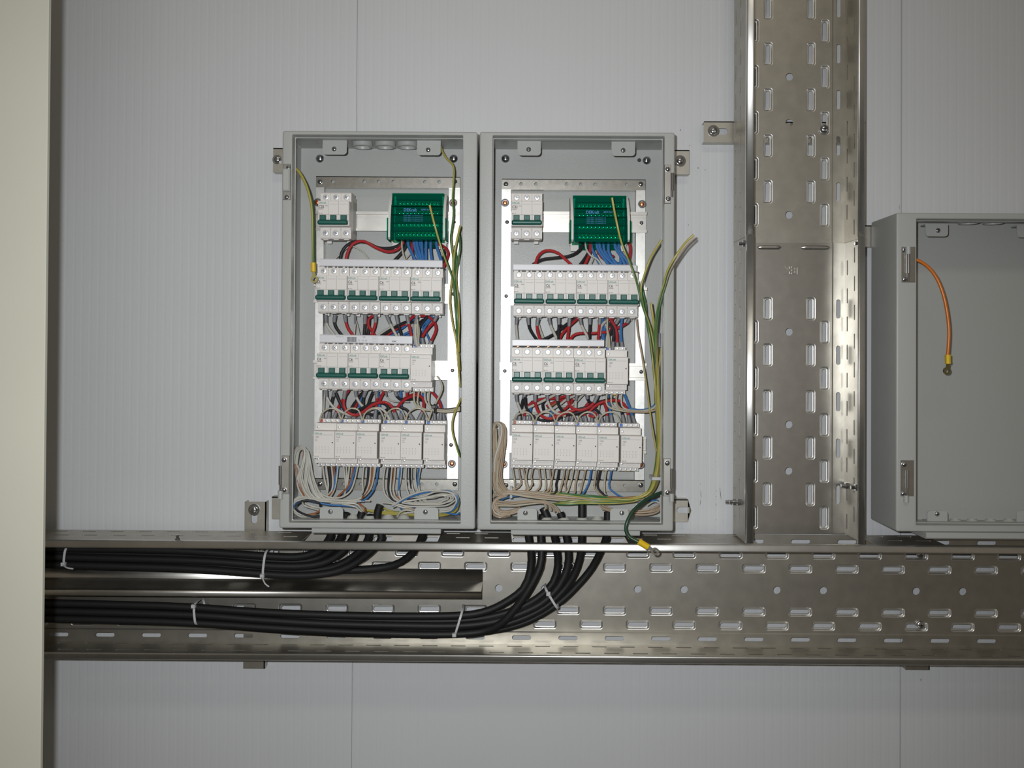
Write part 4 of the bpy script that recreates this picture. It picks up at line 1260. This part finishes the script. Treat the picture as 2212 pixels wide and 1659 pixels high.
# cream control wires arching from one blue tag to the next
def arcs(side, tags, yb, yt):
    for a, b in zip(tags[:-1], tags[1:]):
        m_ = (a + b) / 2
        wire('cream_wire', 'w_cream', .0014, [(a, yb), (a + 4, yb - (yb - yt) * .55), (m_ - 8, yt + 2), (m_ + 4, yt), (m_ + 14, yt + 5), (b - 4, yb - (yb - yt) * .4), (b, yb + 1)], [.088, .094, .098, .098, .094, .09],
             '%s cream wire arching over the contactor tags of the %s cabinet, counted from the left' % (['first', 'second', 'third', 'fourth', 'fifth'][tags.index(a)], lr(side)), 'wire', 'cream wires arching over the %s contactors' % lr(side))
arcs('L', [691, 738, 783.5, 831, 877, 925], 909, 882)
arcs('R', [1109, 1156, 1201, 1247, 1293, 1341], 914, 890)
sec('L', 'curving out of the upper contactor', [
    ('c', [(895, 845), (894, 862), (899, 876), (912, 884), (935, 887), (965, 890), (994, 886)], (), .096), ('c', [(905, 845), (902, 862), (904, 876), (918, 884), (950, 888), (994, 883)], (), .092),
    ('w', [(918, 845), (918, 862), (926, 878), (940, 886), (970, 888), (994, 884)], (), .09, .0016), ('c', [(928, 845), (926, 862), (928, 876), (940, 884), (970, 886), (994, 880)], (), .088), ('k', [(930, 878), (950, 884), (975, 883), (996, 878)], (), .084, .0016),
    ('c', [(944, 812), (953, 826), (955, 842), (946, 862), (934, 884), (925, 910)], (), .1)], where='curving out of the upper contactor')
mb = MW(at(941, 884, .09)).use('w_black'); p = at(941, 884, .09)
mb.tube([at(938, 874, .10), at(941, 878, .102), at(940, 892, .102)], .0024, 8); mb.box(p.x - .006, p.x + .004, p.z + .002, p.z + .008, .098, .104, .001)
o = mb.build('cable_tie'); o.location = p; tag(o, 'black cable tie on the cream wires below the left cabinet upper contactor', 'cable tie')

sec('R', 'below the distribution block', [
    ('r', [(1156, 574), (1161, 556), (1172, 544), (1188, 541), (1206, 547), (1220, 559), (1236, 574)], (), .082), ('k', [(1150, 572), (1170, 561), (1198, 557), (1226, 554), (1245, 546), (1257, 533), (1263, 516)], (), .076),
    ('k', [(1251, 574), (1264, 557), (1273, 540), (1276, 516)], (), .074), ('r', [(1262, 574), (1270, 558), (1275, 540), (1274, 516)], (), .08), ('w', [(1264, 516), (1266, 537), (1276, 552), (1290, 560), (1300, 574)], (), .088, .0016),
    ('w', [(1276, 574), (1283, 556), (1290, 545)], (), .06, .0012), ('r', [(1290, 540), (1300, 556), (1312, 562), (1326, 552)], (), .066), ('r', [(1356, 516), (1361, 532), (1361, 548), (1356, 574)], (), .08), ('k', [(1308, 566), (1325, 566), (1342, 572)], (), .066)], where=Z1_)
sec('R', 'blue below the distribution block', [('b', [(x0, 514), (x0 + a, 535), (x0 + b_, 552), (x1, 576)], (), .078 + .003 * (i % 3)) for i, (x0, a, b_, x1) in enumerate(
    [(1277, 1, 9, 1298), (1288, 2, 12, 1318), (1294, 2, 12, 1330), (1304, 0, 8, 1342), (1316, -2, 2, 1336), (1328, 1, 12, 1352), (1337, 0, 4, 1340), (1322, 10, 24, 1362)])], where=Z1_)
sec('R', Z2, [
    ('w', [(1117.5, 684), (1115, 702), (1116, 718), (1118, 738)], bot, .075), ('k', [(1141, 684), (1142, 702), (1147, 716), (1162, 738)], bot, .078), ('r', [(1163, 684), (1160, 704), (1162, 720), (1169, 738)], bot, .08), ('w', [(1161, 692), (1167, 712), (1177, 738)], (), .068, .0018),
    ('w', [(1186, 684), (1189, 702), (1196, 718), (1206, 738)], bot, .08), ('k', [(1207, 684), (1207, 710), (1206, 738)], bot, .082), ('k', [(1245, 684), (1222, 702), (1202, 718), (1185, 728), (1168, 736)], (), .07), ('k', [(1212, 700), (1204, 720), (1203, 738)], (), .066),
    ('r', [(1230.5, 684), (1229, 705), (1225, 738)], bot, .082), ('r', [(1248, 688), (1228, 706), (1214, 722), (1207, 738)], (), .072), ('w', [(1252.6, 684), (1256, 702), (1264, 718), (1275, 738)], bot, .084), ('k', [(1274, 684), (1274, 710), (1272, 738)], bot, .084),
    ('r', [(1296, 684), (1294, 710), (1292, 738)], bot, .086), ('r', [(1229, 740), (1237, 726), (1252, 720), (1280, 720), (1310, 717), (1335, 708), (1354, 698), (1361, 684)], (1,), .074), ('w', [(1318, 684), (1308, 694), (1298, 706), (1295, 726)], bot, .078),
    ('b', [(1302, 688), (1300, 710), (1304, 735)], (), .07), ('b', [(1308, 690), (1306, 712), (1303, 738)], (), .066), ('b', [(1312, 698), (1308, 716), (1300, 732)], (), .064), ('c', [(1312, 690), (1312, 720), (1314, 752)], (), .09), ('c', [(1308, 700), (1315, 725), (1317, 752)], (), .088),
    ('r', [(1314, 686), (1325, 698), (1332, 718), (1334, 756)], (1,), .08), ('k', [(1316, 698), (1326, 712), (1325, 730), (1323, 756)], (1,), .084), ('k', [(1339, 684), (1330, 700), (1316, 724)], bot, .078), ('b', [(1344, 686), (1341, 715), (1344, 756)], (1,), .076), ('r', [(1324, 686), (1318, 704), (1325, 714)], (), .07)], where=Z2)
sec('R', Z3, [
    ('w', [(1115, 848), (1117, 868), (1124, 886), (1130, 894)], bot, .084), ('k', [(1135, 848), (1128, 870), (1120, 914)], (0, 1), .074), ('k', [(1134, 858), (1136, 878), (1144, 892), (1156, 904)], (), .08), ('r', [(1156, 848), (1156, 868), (1161, 886), (1172, 900), (1190, 904), (1208, 898), (1228, 890), (1242, 886)], bot, .09),
    ('r', [(1131, 914), (1134, 892), (1146, 872), (1170, 862), (1205, 860), (1235, 852)], (0,), .068), ('w', [(1110, 912), (1118, 895), (1138, 882), (1165, 870), (1190, 857), (1206, 850)], (), .072), ('w', [(1130, 896), (1165, 892), (1200, 880), (1225, 862), (1250, 852)], (), .066, .0022),
    ('w', [(1182, 848), (1183, 866), (1190, 882), (1203, 893), (1222, 898)], bot, .086), ('k', [(1204, 848), (1204, 866), (1211, 883), (1224, 894), (1244, 893), (1264, 886)], bot, .088), ('r', [(1226, 848), (1227, 866), (1234, 880), (1250, 886), (1268, 882), (1283, 870), (1292, 850)], (0, 1), .09),
    ('w', [(1247, 848), (1244, 866), (1243, 884)], bot, .08), ('k', [(1268, 848), (1269, 862), (1278, 871), (1300, 867), (1322, 862), (1338, 872), (1348, 914)], (0, 1), .076), ('r', [(1272, 890), (1290, 874), (1312, 866), (1338, 866), (1353, 882), (1360, 914)], (1,), .084),
    ('k', [(1218, 900), (1238, 889), (1262, 881), (1283, 882), (1295, 894), (1301, 914)], (1,), .082), ('k', [(1148, 897), (1165, 907), (1188, 909), (1210, 903)], (), .084), ('b', [(1150, 866), (1146, 884), (1143, 914)], (1,), .062), ('b', [(1312, 850), (1317, 880), (1322, 914)], (1,), .072),
    ('b', [(1349, 852), (1358, 875), (1371, 914)], (1,), .068), ('b', [(1198, 880), (1190, 895), (1186, 910)], (), .06), ('b', [(1279, 888), (1278, 914)], (1,), .07), ('r', [(1302, 866), (1310, 884), (1311, 914)], (1,), .074), ('r', [(1274, 868), (1262, 884), (1266, 914)], (1,), .07),
    ('n', [(1180, 890), (1190, 878), (1205, 868)], (), .062), ('k', [(1175, 888), (1172, 872), (1182, 860)], (), .06), ('r', [(1195, 900), (1225, 880), (1238, 862)], (), .064), ('w', [(1260, 852), (1235, 876), (1205, 878)], (), .062, .002), ('r', [(1180, 878), (1200, 868), (1230, 862)], (), .06),
    ('k', [(1212, 896), (1210, 914)], (1,), .07), ('r', [(1228, 892), (1222, 914)], (1,), .07), ('b', [(1240, 890), (1233, 914)], (1,), .07), ('k', [(1250, 892), (1256, 914)], (1,), .07), ('w', [(1295, 870), (1292, 895), (1288, 912)], (), .072, .0016), ('r', [(1282, 890), (1288, 896), (1280, 900), (1272, 896)], (), .08)], where=Z3)
sec('R', 'curving out of the upper contactor', [
    ('c', [(1311, 850), (1310, 870), (1318, 881), (1340, 887), (1375, 890), (1405, 886), (1420, 872)], (), .094), ('c', [(1322, 850), (1320, 868), (1328, 880), (1350, 886), (1385, 888), (1420, 880)], (), .09),
    ('t', [(1333, 850), (1331, 868), (1340, 882), (1365, 889), (1400, 890), (1420, 884)], (), .096), ('w', [(1343, 850), (1342, 870), (1348, 882), (1370, 887), (1400, 886), (1418, 876)], (), .086, .0015), ('b', [(1360, 882), (1385, 885), (1408, 880), (1419, 866)], (), .084, .0015)], where='curving out of the upper contactor')

# ------------------------------------------------------------ thin control wires in the lower part of the cabinets
def lower(side, items, where, zone, d=.085):
    for c, pts in items:
        k = {'c': 'w_cream', 'w': 'w_white', 't': 'w_tan', 'k': 'w_black', 'b': 'w_blue', 'n': 'w_brown'}[c]
        am = 1.0 if where is W1 else 2.4
        j = rnd.uniform(-am, am)
        pts = [pts[0]] + [(x + j + (rnd.uniform(-1.4, 1.4) if where is not W1 else 0), y + rnd.uniform(-.8, .8) * am) for x, y in pts[1:]]
        xlo, xhi = (631.5, 993.5) if side == 'L' else (1065.5, 1429.5)
        pts = [(min(max(x, xlo), xhi), y) for x, y in pts]
        d_ = d; d = d + (0 if where is W1 else rnd.uniform(-.010, .010))
        w_ = wire('%s_wire' % COLN[k], k, TC if c != 'k' else .0019, pts, [d - .006, d, d + .004, d - .002], '%s thin wire %s %s cabinet' % (COLN[k], where, lr(side)), 'wire', 'thin wires %s %s cabinet' % (zone, lr(side)))
        d = d_
        if where is W1: NUM.setdefault(('%s thin wire under the bottom contactors of the %s cabinet' % (COLN[k], lr(side)), COLN[k]), []).append((pts[0][0], w_))
W1 = 'dropping from the bottom contactors of the'
loopL = [(645, 1074), (634, 1084), (631, 1096), (637, 1108), (652, 1116), (672, 1118), (695, 1113)]
lower('L', [('w', [(697, 1006), (701, 1035), (706, 1055), (707, 1072)]), ('w', [(704, 1006), (708, 1036), (709, 1055), (706, 1074)]), ('k', [(710, 1006), (713, 1036), (712, 1056), (708, 1074)]), ('w', [(716, 1006), (720, 1040), (717, 1060), (703, 1074)]),
    ('n', [(721, 1006), (722, 1040), (720, 1058), (706, 1074)]), ('b', [(728.5, 1006), (725, 1035), (722, 1055), (710, 1074)]), ('w', [(730, 1006), (727, 1038), (722, 1060), (713, 1075)]),
    ('w', [(742, 1006), (745, 1030), (747, 1050), (744, 1072)]), ('w', [(748, 1006), (749, 1035), (748, 1060)]), ('w', [(755, 1006), (752, 1035), (749, 1058)]), ('n', [(764, 1006), (758, 1036), (748, 1055), (728, 1074)]), ('b', [(769, 1006), (763, 1030), (757, 1050), (742, 1068)]),
    ('w', [(773, 1006), (766, 1035), (756, 1060), (735, 1074), (710, 1075), (690, 1064), (682, 1045)]), ('w', [(786, 1006), (783, 1036), (784, 1056), (785, 1070)]), ('k', [(796, 1006), (794, 1036), (790, 1055), (782, 1076)]), ('w', [(801, 1006), (799, 1036), (794, 1056), (780, 1076)]),
    ('n', [(806, 1006), (803, 1036), (797, 1056), (782, 1077)]), ('w', [(812, 1006), (807, 1036), (800, 1058), (782, 1076), (755, 1080), (710, 1079), (670, 1076)] + loopL), ('b', [(817, 1006), (813, 1036), (804, 1062), (785, 1080), (760, 1086)]),
    ('w', [(809, 1006), (804, 1036), (796, 1060), (775, 1078), (745, 1082), (700, 1078), (665, 1073)] + [(x + 2, y + 2) for x, y in loopL[:-1]]),
    ('w', [(832, 1008), (828, 1035), (829, 1060), (838, 1076), (860, 1088)]), ('k', [(842, 1008), (840, 1035), (840, 1060), (847, 1078), (868, 1086)]), ('w', [(847, 1008), (845, 1035), (844, 1060), (852, 1078), (875, 1088)]), ('n', [(852, 1008), (849, 1040), (850, 1064), (862, 1078), (890, 1078)]),
    ('w', [(854, 1008), (851, 1036), (849, 1060), (858, 1078), (885, 1089)]), ('b', [(865.5, 1008), (863, 1030), (861, 1052), (860, 1070)]), ('w', [(868, 1008), (866, 1036), (862, 1060), (868, 1080), (892, 1092)]), ('w', [(877.5, 1008), (877, 1036), (880, 1060), (892, 1080), (915, 1092)]),
    ('k', [(886, 1008), (886, 1032), (889, 1055)]), ('w', [(889, 1008), (889, 1036), (894, 1062), (908, 1082), (925, 1092)]), ('w', [(898, 1008), (896, 1036), (902, 1062), (915, 1082), (930, 1090)]), ('w', [(909, 1008), (905, 1036), (908, 1062), (920, 1080), (938, 1090)]), ('b', [(906, 1008), (903, 1036), (906, 1058)])], W1, W1)
W2_ = 'coiled down the left side of the'
coil = []
for k in range(15):
    a = k / 14
    top = 963 + 9 * abs(a - .5) * 1.6
    coil.append(('bw'[1] if k not in (3, 9) else ('n' if k == 3 else 'w'), [(632 + a * 8, 1000 + 12 * a), (634 + a * 12, 975), (645 + a * 10, top), (656 + a * 9, 972 + a * 4), (652 + a * 18, 1000), (640 + a * 36, 1030 + (1 - a) * 4), (647 + a * 42, 1062 + a * 4), (662 + a * 42, 1078)]))
lower('L', coil, W2_, W2_, .088)
coil = []
for k in range(8):
    a = k / 7
    coil.append(('w' if k != 2 else 'n', [(633, 985 + a * 20), (636 + a * 6, 1005), (640 + a * 12, 1035), (648 + a * 16, 1060), (655 + a * 20, 1076)]))
lower('L', coil, W2_, W2_, .078)
W3_ = 'looping in the bottom left corner of the'
lower('L', [('w', [(800 - 14 * k, 1082 + k), (740, 1080 + 2 * k), (690, 1076 + 2 * k), (655, 1074 + 2 * k), (638, 1082 + k), (631 + k, 1096), (638 + k, 1109 - k), (655, 1117 - k), (685, 1116 - k), (700, 1112)]) for k in range(4)] +
    [('b', [(775, 1096), (750, 1091), (715, 1089), (680, 1084), (655, 1081), (640, 1088), (635, 1100), (645, 1114)]), ('k', [(692, 1094), (690, 1086), (665, 1082), (646, 1088), (640, 1098), (655, 1110), (675, 1116), (692, 1114)]), ('w', [(690, 1102), (668, 1098), (655, 1090), (650, 1082)]), ('w', [(695, 1098), (676, 1094), (660, 1086)]),
     ('n', [(645, 1104), (660, 1110), (680, 1108), (695, 1104)]), ('w', [(786, 1108), (778, 1098), (768, 1090), (745, 1087), (715, 1088)]), ('w', [(782, 1108), (773, 1098), (762, 1092), (740, 1090)]), ('n', [(790, 1106), (786, 1098), (774, 1088)])], W3_, W3_, .095)
W4_ = 'coiled in the bottom right corner of the'
def ell(cx, cy, a, b, t0, t1, n=9, tilt=-.12):
    out = []
    for k in range(n):
        q = t0 + (t1 - t0) * k / (n - 1)
        x, y = a * math.cos(q), b * math.sin(q)
        out.append((cx + x - tilt * 0 * y, cy + y + tilt * x))
    return out
its = []
for k in range(7):
    its.append(('w' if k not in (2,) else 'k', [(850 + 6 * k, 1086)] + [(885 + 4 * k, 1092 - k)] + ell(948, 1078, 40 - 3.6 * k, 15 - 1.5 * k, math.pi / 2, -math.pi * .75, 9, -.10) + [(885 - 2 * k, 1082)]))
for k in range(5):
    its.append(('w' if k != 3 else 'b', [(848, 1096 - k), (880, 1082 - 2 * k), (920, 1070 - 2 * k), (955, 1060), (978, 1062 + k), (990 - k, 1076 + k), (989 - k, 1090), (975, 1100 + k), (950, 1104 + k)]))
its += [('w', [(826, 1086), (845, 1087), (870, 1095), (890, 1096)]), ('b', [(880, 1102), (868, 1098), (880, 1095), (900, 1100)]), ('w', [(858, 1116), (866, 1106), (880, 1102), (895, 1104)]), ('w', [(864, 1116), (874, 1108), (895, 1107)]), ('t', [(870, 1100), (885, 1098), (900, 1102)]), ('n', [(900, 1078), (930, 1072), (960, 1066), (975, 1070)]), ('b', [(940, 1104), (965, 1106), (985, 1112), (993, 1106)])]
lower('L', its, W4_, W4_, .092)
for k in range(6):
    wire('yellow_wire', 'w_yellow', .0017, [(816 + 5 * k, 1092 + 2 * k), (850, 1104 + 1.2 * k), (900, 1108 + 1.2 * k), (945, 1110 + k), (975, 1104 + k), (988, 1094 + k), (992 - .5 * k, 1082)] if k % 2 else [(775 + 6 * k, 1100 + k), (830, 1106 + k), (880, 1108 + k), (940, 1111), (975, 1106), (990, 1092)],
         [.07, .075, .08, .085], 'yellow thin wire running along the bottom of the left cabinet', 'wire', 'yellow wires along the left cabinet bottom', stripe='w_green' if k == 1 else None)

# right cabinet
xs = [1106.4, 1119.4, 1130, 1141, 1152, 1164, 1175, 1187, 1197.5, 1208, 1220.7, 1230, 1240, 1251, 1266, 1278, 1290, 1298.5, 1311, 1322]
bx = [1108, 1110, 1136, 1142, 1138, 1160, 1176, 1180, 1190, 1200, 1205, 1222, 1222, 1240, 1250, 1255, 1310, 1320, 1316, 1350]
its = []
for k, (x, b_) in enumerate(zip(xs, bx)):
    c = 'k' if k in (9, 17) else ('b' if k in (15, 19) else 't' if k % 3 else 'c')
    if k < 16:
        m_ = x + (3 if k in (0, 1, 2, 5, 6, 7) else -4)
        its.append((c, [(x, 1008), (m_, 1030), (m_ + (2 if k < 8 else -4), 1046), (b_ - 2, 1058 + k * .9), (b_ - 40, 1062 + k * 1.1), (max(1092, b_ - 95), 1060 + k * .7)]))
    else:
        its.append((c, [(x, 1008), (x - 5, 1035), (x - 6, 1055), (b_ - 5, 1074), (b_ + 30, 1080), (b_ + 70, 1081)]))
lower('R', its, W1, W1)
W5 = 'running along the bottom in the main bundle of the'
its = []
for k in range(14):
    a = k / 13
    its.append(('t' if k % 4 else 'c', [(1063 + 3 * a, 1075 - 8 * a), (1080, 1066 + 5 * a), (1100, 1062 + 6 * a), (1140, 1062 + 12 * a), (1190, 1068 + 12 * a), (1250 + 6 * a, 1074 + 8 * a), (1310, 1084 - 9 * a), (1370, 1078 + 4 * a), (1405, 1080 - 4 * a)][:6 + (k % 4)]))
its += [('b', [(1078, 1085), (1090, 1077), (1120, 1070), (1160, 1076), (1200, 1080)]), ('n', [(1270, 1076), (1300, 1072), (1340, 1077), (1380, 1074), (1405, 1076)])]
lower('R', its, W5, W5, .09)
its = []
for k in range(16):
    a = k / 15
    c = ('t', 'c', 't', 'w', 't')[k % 5] if k != 8 else 'n'
    its.append((c, [(1064, 930 + 30 * a), (1066 + a * 3, 918 + 2 * a), (1074 + a * 6, 913 + 3 * (1 - a)), (1082 + a * 8, 925), (1078 + a * 12, 955), (1066 + a * 20, 990), (1064 + a * 18, 1025), (1066 + a * 20, 1045), (1078 + a * 22, 1062 + 2 * a)]))
for k in range(8):
    a = k / 7
    its.append((('t', 'c')[k % 2], [(1066 + a * 6, 925), (1064 + a * 6, 960), (1064 + a * 9, 1000), (1063 + a * 8, 1040), (1068 + a * 8, 1060), (1080 + a * 10, 1072)]))
lower('R', its, W2_, W2_, .09)
its = []
for k in range(11):
    a = k / 10
    c = ('t', 'c', 't')[k % 3] if k != 4 else 'b'
    its.append((c, [(1098 - 6 * a, 1068 + 6 * a), (1080 - 6 * a, 1074 + 4 * a), (1064 + 8 * a, 1086), (1066 + 10 * a, 1102 - 4 * a), (1080 + 6 * a, 1112 - 8 * a), (1100, 1110 - 7 * a), (1120, 1104 - 6 * a)]))
for k in range(8):
    a = k / 7
    its.append((('t', 'c', 'w')[k % 3], [(1066, 1080 + 12 * a), (1085, 1084 + 10 * a), (1115, 1083 + 10 * a), (1150, 1082 + 6 * a), (1180 - 8 * a, 1084 + 3 * a), (1200 - 22 * a, 1094), (1210 - 34 * a, 1108 - 8 * a)]))
its += [('t', [(1063 + k, 1100), (1068 + k, 1112), (1082, 1118 - k), (1100, 1114 - k)]) for k in range(3)]
lower('R', its, W3_, W3_, .095)
lower('R', [('t', [(1300, 1092 + 1.5 * k), (1325, 1100 + k), (1360, 1104 + 1.3 * k), (1395, 1103 + 1.5 * k), (1418, 1096 + 2 * k), (1430, 1085 + 2 * k)]) for k in range(6)] + [('w', [(1398, 1092), (1415, 1082), (1428, 1086), (1430, 1098)]), ('t', [(1288 + 3 * k, 1086), (1305 + 2 * k, 1098), (1320, 1106 + k)]) if False else ('t', [(1290, 1086), (1305, 1098), (1322, 1107)])],
      'looping in the bottom right corner of the', 'looping in the bottom right corner of the', .085)
# white plastic tie round the right cabinet bundle, grey collar on the yellow-green bundle
for x, y, hw, hh, d, lab in ((1104, 1065, .0024, .0095, .096, 'small pale cable tie binding the thin wires at bottom left of the right cabinet'), (1419, 1032, .0105, .0030, .1075, 'small grey cable tie around the yellow-green bundle beside the lower right hinge')):
    p = at(x, y, d); mb = MW(p).use('tie'); mb.box(p.x - hw, p.x + hw, p.z - hh, p.z + hh, d - .02, d + (.001 if hw < .005 else .014), .0012)
    o = mb.build('cable_tie'); o.location = p; tag(o, lab, 'cable tie')

# ------------------------------------------------------------ yellow-green earth wires
def yg(pts, d, label, r=.0019, key='w_yellow', stripe='w_green', group='yellow-green earth wires'):
    return wire('earth_wire', key, r, pts, d, label, 'wire', group, stripe=stripe)
yg([(951, 312, .08), (956, 328), (966, 344), (977, 354), (981, 368), (980, 395), (978, 430), (980, 460), (977, 490), (974, 510), (975, 530), (979, 560), (978, 590), (974, 620), (972, 655), (978, 700), (986, 740), (990, 790), (994, 835)], [.08, .1, .105, .1],
   'long yellow-green wire running down from the top right tab of the left cabinet')
yg([(928, 443), (940, 490), (955, 540), (968, 575), (980, 610), (985, 650), (989, 700), (991, 760)], [.128, .12, .105, .1], 'yellow-green wire whose cut tip crosses the left green distribution block')
yg([(994.5, 487), (989, 510), (983, 540), (980, 575), (983, 615), (984, 660), (986, 700), (989, 745), (993, 800)], [.11, .1, .095], 'yellow-green wire with its tip at the right edge of the left cabinet opening')
yg([(991, 500), (994, 530), (990, 560), (985, 600), (990, 650), (992, 700), (991, 740)], [.1, .095, .09], 'greener wire beside the upper right edge of the left cabinet opening', key='w_green', stripe='w_yellow')
yg([(982, 530), (986, 570), (981, 610), (983, 660), (987, 700)], .09, 'short earth wire woven behind the others at the right of the left cabinet', key='w_green', stripe='w_yellow')
yg([(996, 860), (990, 874), (982, 892), (977, 912), (978, 935), (985, 960), (993, 986)], [.09, .1, .1, .095], 'yellow-green wire bowing past the lower contactors of the left cabinet')
tr_ = lambda j: [(1421 + j, 850), (1425 + j, 920), (1424 + j, 985), (1418 + j * 1.2, 1030), (1405 + j, 1062), (1380 + j, 1076), (1340, 1081 + j), (1270, 1077 + j, .095), (1215, 1071 + j * .8, .09), (1170 - 5 * j, 1066 + j * .6, .084)]
yg([(1322, 427), (1330, 470), (1343, 525), (1360, 566), (1374, 605), (1388, 660), (1405, 712), (1417, 780)] + tr_(-3), [.150, .14, .125, .11, .1, .1], 'yellow-green wire whose cut tip crosses the right green distribution block')
yg([(1429, 518), (1406, 556), (1391, 598), (1385, 625), (1392, 670), (1408, 720), (1418, 780)] + tr_(-1), [.14, .13, .12, .11, .1], 'yellow-green wire with its tip just over the right frame of the right cabinet', )
yg([(1499, 507), (1480, 525), (1458, 556), (1442, 585), (1435, 612), (1424, 650), (1416, 700), (1416, 760), (1419, 800)] + tr_(1), [.20, .19, .165, .13, .11, .1, .1], 'longest yellow-green wire, its tip reaching over the wall right of the cabinets')
yg([(1501, 513), (1482, 532), (1461, 561), (1446, 590), (1438, 616), (1427, 655), (1419, 705), (1419, 760), (1422, 800)] + tr_(3)[:6], [.19, .18, .16, .13, .105, .1], 'darker earth wire running alongside the longest one over the wall', r=.0014, key='w_tan', stripe='w_green')
yg([(1406, 654), (1411, 690), (1415, 730), (1419, 790)] + tr_(0), [.13, .12, .11, .1], 'shorter yellow-green wire with its tip beside the third breaker row of the right cabinet')
yg([(1386, 618), (1394, 655), (1397, 695), (1404, 735), (1412, 800)] + tr_(-5)[:7], .092, 'green earth wire on the left of the right cabinet bundle', key='w_green', stripe='w_yellow')
yg([(1375, 688), (1378, 720), (1387, 770), (1396, 830), (1404, 890), (1410, 930), (1418, 975)], [.1, .105, .1], 'tan wire bowing left of the yellow-green bundle in the right cabinet', r=.0016, key='w_tan', stripe='w_yellow')
yg([(1432, 725), (1428, 760), (1424, 800)] + tr_(4)[:7], .095, 'yellow-green wire entering behind the right frame of the right cabinet')
for j, kk in ((-6, ('w_green', 'w_yellow')), (5, ('w_yellow', 'w_green')), (2, ('w_green', 'w_yellow'))):
    yg([(1419 + j * .3, 745), (1421 + j * .6, 800)] + tr_(j), .088, 'earth wire inside the yellow-green bundle of the right cabinet', key=kk[0], stripe=kk[1])
for k in range(5):
    yg([(1400 - 3 * k, 1062 + 3 * k), (1370, 1075 + 2 * k), (1320, 1078 + 2.4 * k), (1260, 1078 + 2.4 * k), (1222, 1083 + 1.6 * k), (1190 - 6 * k, 1091 - k, .084)][:6], [.1, .1, .095], 'earth wire running left along the bottom of the right cabinet', key=('w_yellow', 'w_green')[k % 2], stripe=('w_green', 'w_yellow')[k % 2], r=.0016)
p = at(1424, 735, .085); mb = MW(p).use('ferrule')
rr = [[(p.x + (.006 - .0015 * q) * math.cos(k * math.pi / 6), p.y + .005 * math.sin(k * math.pi / 6), p.z - .012 + q * .012) for k in range(12)] for q in range(3)]
mb.loft(rr); o = mb.build('rubber_plug'); o.location = p; tag(o, 'small grey oval plug behind the yellow-green bundle of the right cabinet', 'plug')

# ------------------------------------------------------------ loose earth leads with ring lugs
def lead(pts, d, key, r, stripe, sl, lug, label, cat='earth lead'):
    P = catmull(path(pts, d)); O = P[0].copy()
    o = empty('earth_lead', O, label, cat)
    mb = MW(O).use(key)
    if stripe:
        a = mb.cur; mb.use(stripe); mb.tube(P, r, 12, 9.0, [a] * 7 + [mb.cur] * 5)
    else: mb.tube(P, r, 12)
    mb.build('insulation', o)
    a, b = at(*sl[0]), at(*sl[1])
    mb = MW(O).use('sleeve'); rs = r * 1.75; dv = (b - a)
    mb.tube([a, a + dv * .04, a + dv * .5, b - dv * .04, b], [rs * .85, rs, rs * .96, rs, rs * .9], 14); mb.build('sleeve', o)
    c = at(*lug); dr = (c - b).normalized()
    mb = MW(O).use('brass' if stripe != 'w_yellow' else 'zinc')
    side = dr.cross(Vector((0, 1, 0))).normalized()
    nrm = Vector((0, -1, 0)); nn = (nrm - dr * nrm.dot(dr)).normalized()
    # flat tongue and ring
    q0 = b; q1 = c - dr * .0045
    w_ = .0026
    mb.add([q0 + side * w_ + nn * .001, q0 - side * w_ + nn * .001, q1 - side * w_ + nn * .001, q1 + side * w_ + nn * .001, q0 + side * w_ - nn * .0006, q0 - side * w_ - nn * .0006, q1 - side * w_ - nn * .0006, q1 + side * w_ - nn * .0006],
           [(0, 1, 2, 3), (7, 6, 5, 4), (0, 4, 5, 1), (3, 2, 6, 7), (0, 3, 7, 4), (1, 5, 6, 2)])
    rings = []
    for k in range(25):
        q = k / 24 * 2 * math.pi
        e = dr * math.cos(q) + side * math.sin(q)
        rings.append([c + e * ra + nn * h for ra, h in ((.0032, -.0008), (.0062, -.0008), (.0062, .0008), (.0032, .0008))])
    mb.loft(rings, False, False); mb.build('ring_lug', o)
    return o
lead([(634, 361), (645, 370), (657, 390), (667, 416), (674, 450), (676, 500), (676.5, 570)], [.12, .128, .14, .145, .145], 'w_yellow', .0024, 'w_green', ((676.5, 567, .145), (677, 587, .145)), (679, 603, .145), 'green and yellow lead with yellow sleeve hanging in the upper left of the left cabinet')
lead([(1429, 1064), (1412, 1071), (1390, 1083), (1368, 1103), (1355, 1127), (1352, 1145), (1360, 1160), (1382, 1172)], [.13, .15, .17, .18, .18, .185], 'w_dkgreen', .0031, 'w_yellow', ((1379, 1169, .185), (1400, 1182, .185)), (1415, 1191, .185), 'dark green earth lead hanging over the bottom right frame of the right cabinet')
lead([(1979, 561), (1992, 567), (2010, 582), (2027, 608), (2040, 645), (2048, 690), (2050, 725), (2047, 770)], [.11, .115, .12, .12], 'w_orange', .0028, None, ((2047.5, 766, .12), (2048, 786, .12)), (2045, 801, .12), 'orange earth lead with yellow sleeve hanging inside the empty cabinet')

bpy.context.view_layer.update()

ORD = 'first second third fourth fifth sixth seventh eighth ninth tenth eleventh twelfth thirteenth fourteenth fifteenth sixteenth seventeenth eighteenth nineteenth twentieth'.split()
for (base, kn), lst in NUM.items():
    lst.sort(key=lambda q: q[0])
    for k, (x_, o_) in enumerate(lst):
        if len(lst) == 1: o_['label'] = 'only ' + base
        elif k == 0: o_['label'] = base + ', leftmost ' + kn + ' one'
        elif k == len(lst) - 1: o_['label'] = base + ', rightmost ' + kn + ' one'
        else: o_['label'] = base + ', ' + (ORD[k] if k < len(ORD) else 'later') + ' from left'

for o_ in COL.objects:
    l_ = o_.get('label', '')
    if len(l_.split()) > 16: print('LONG', l_)
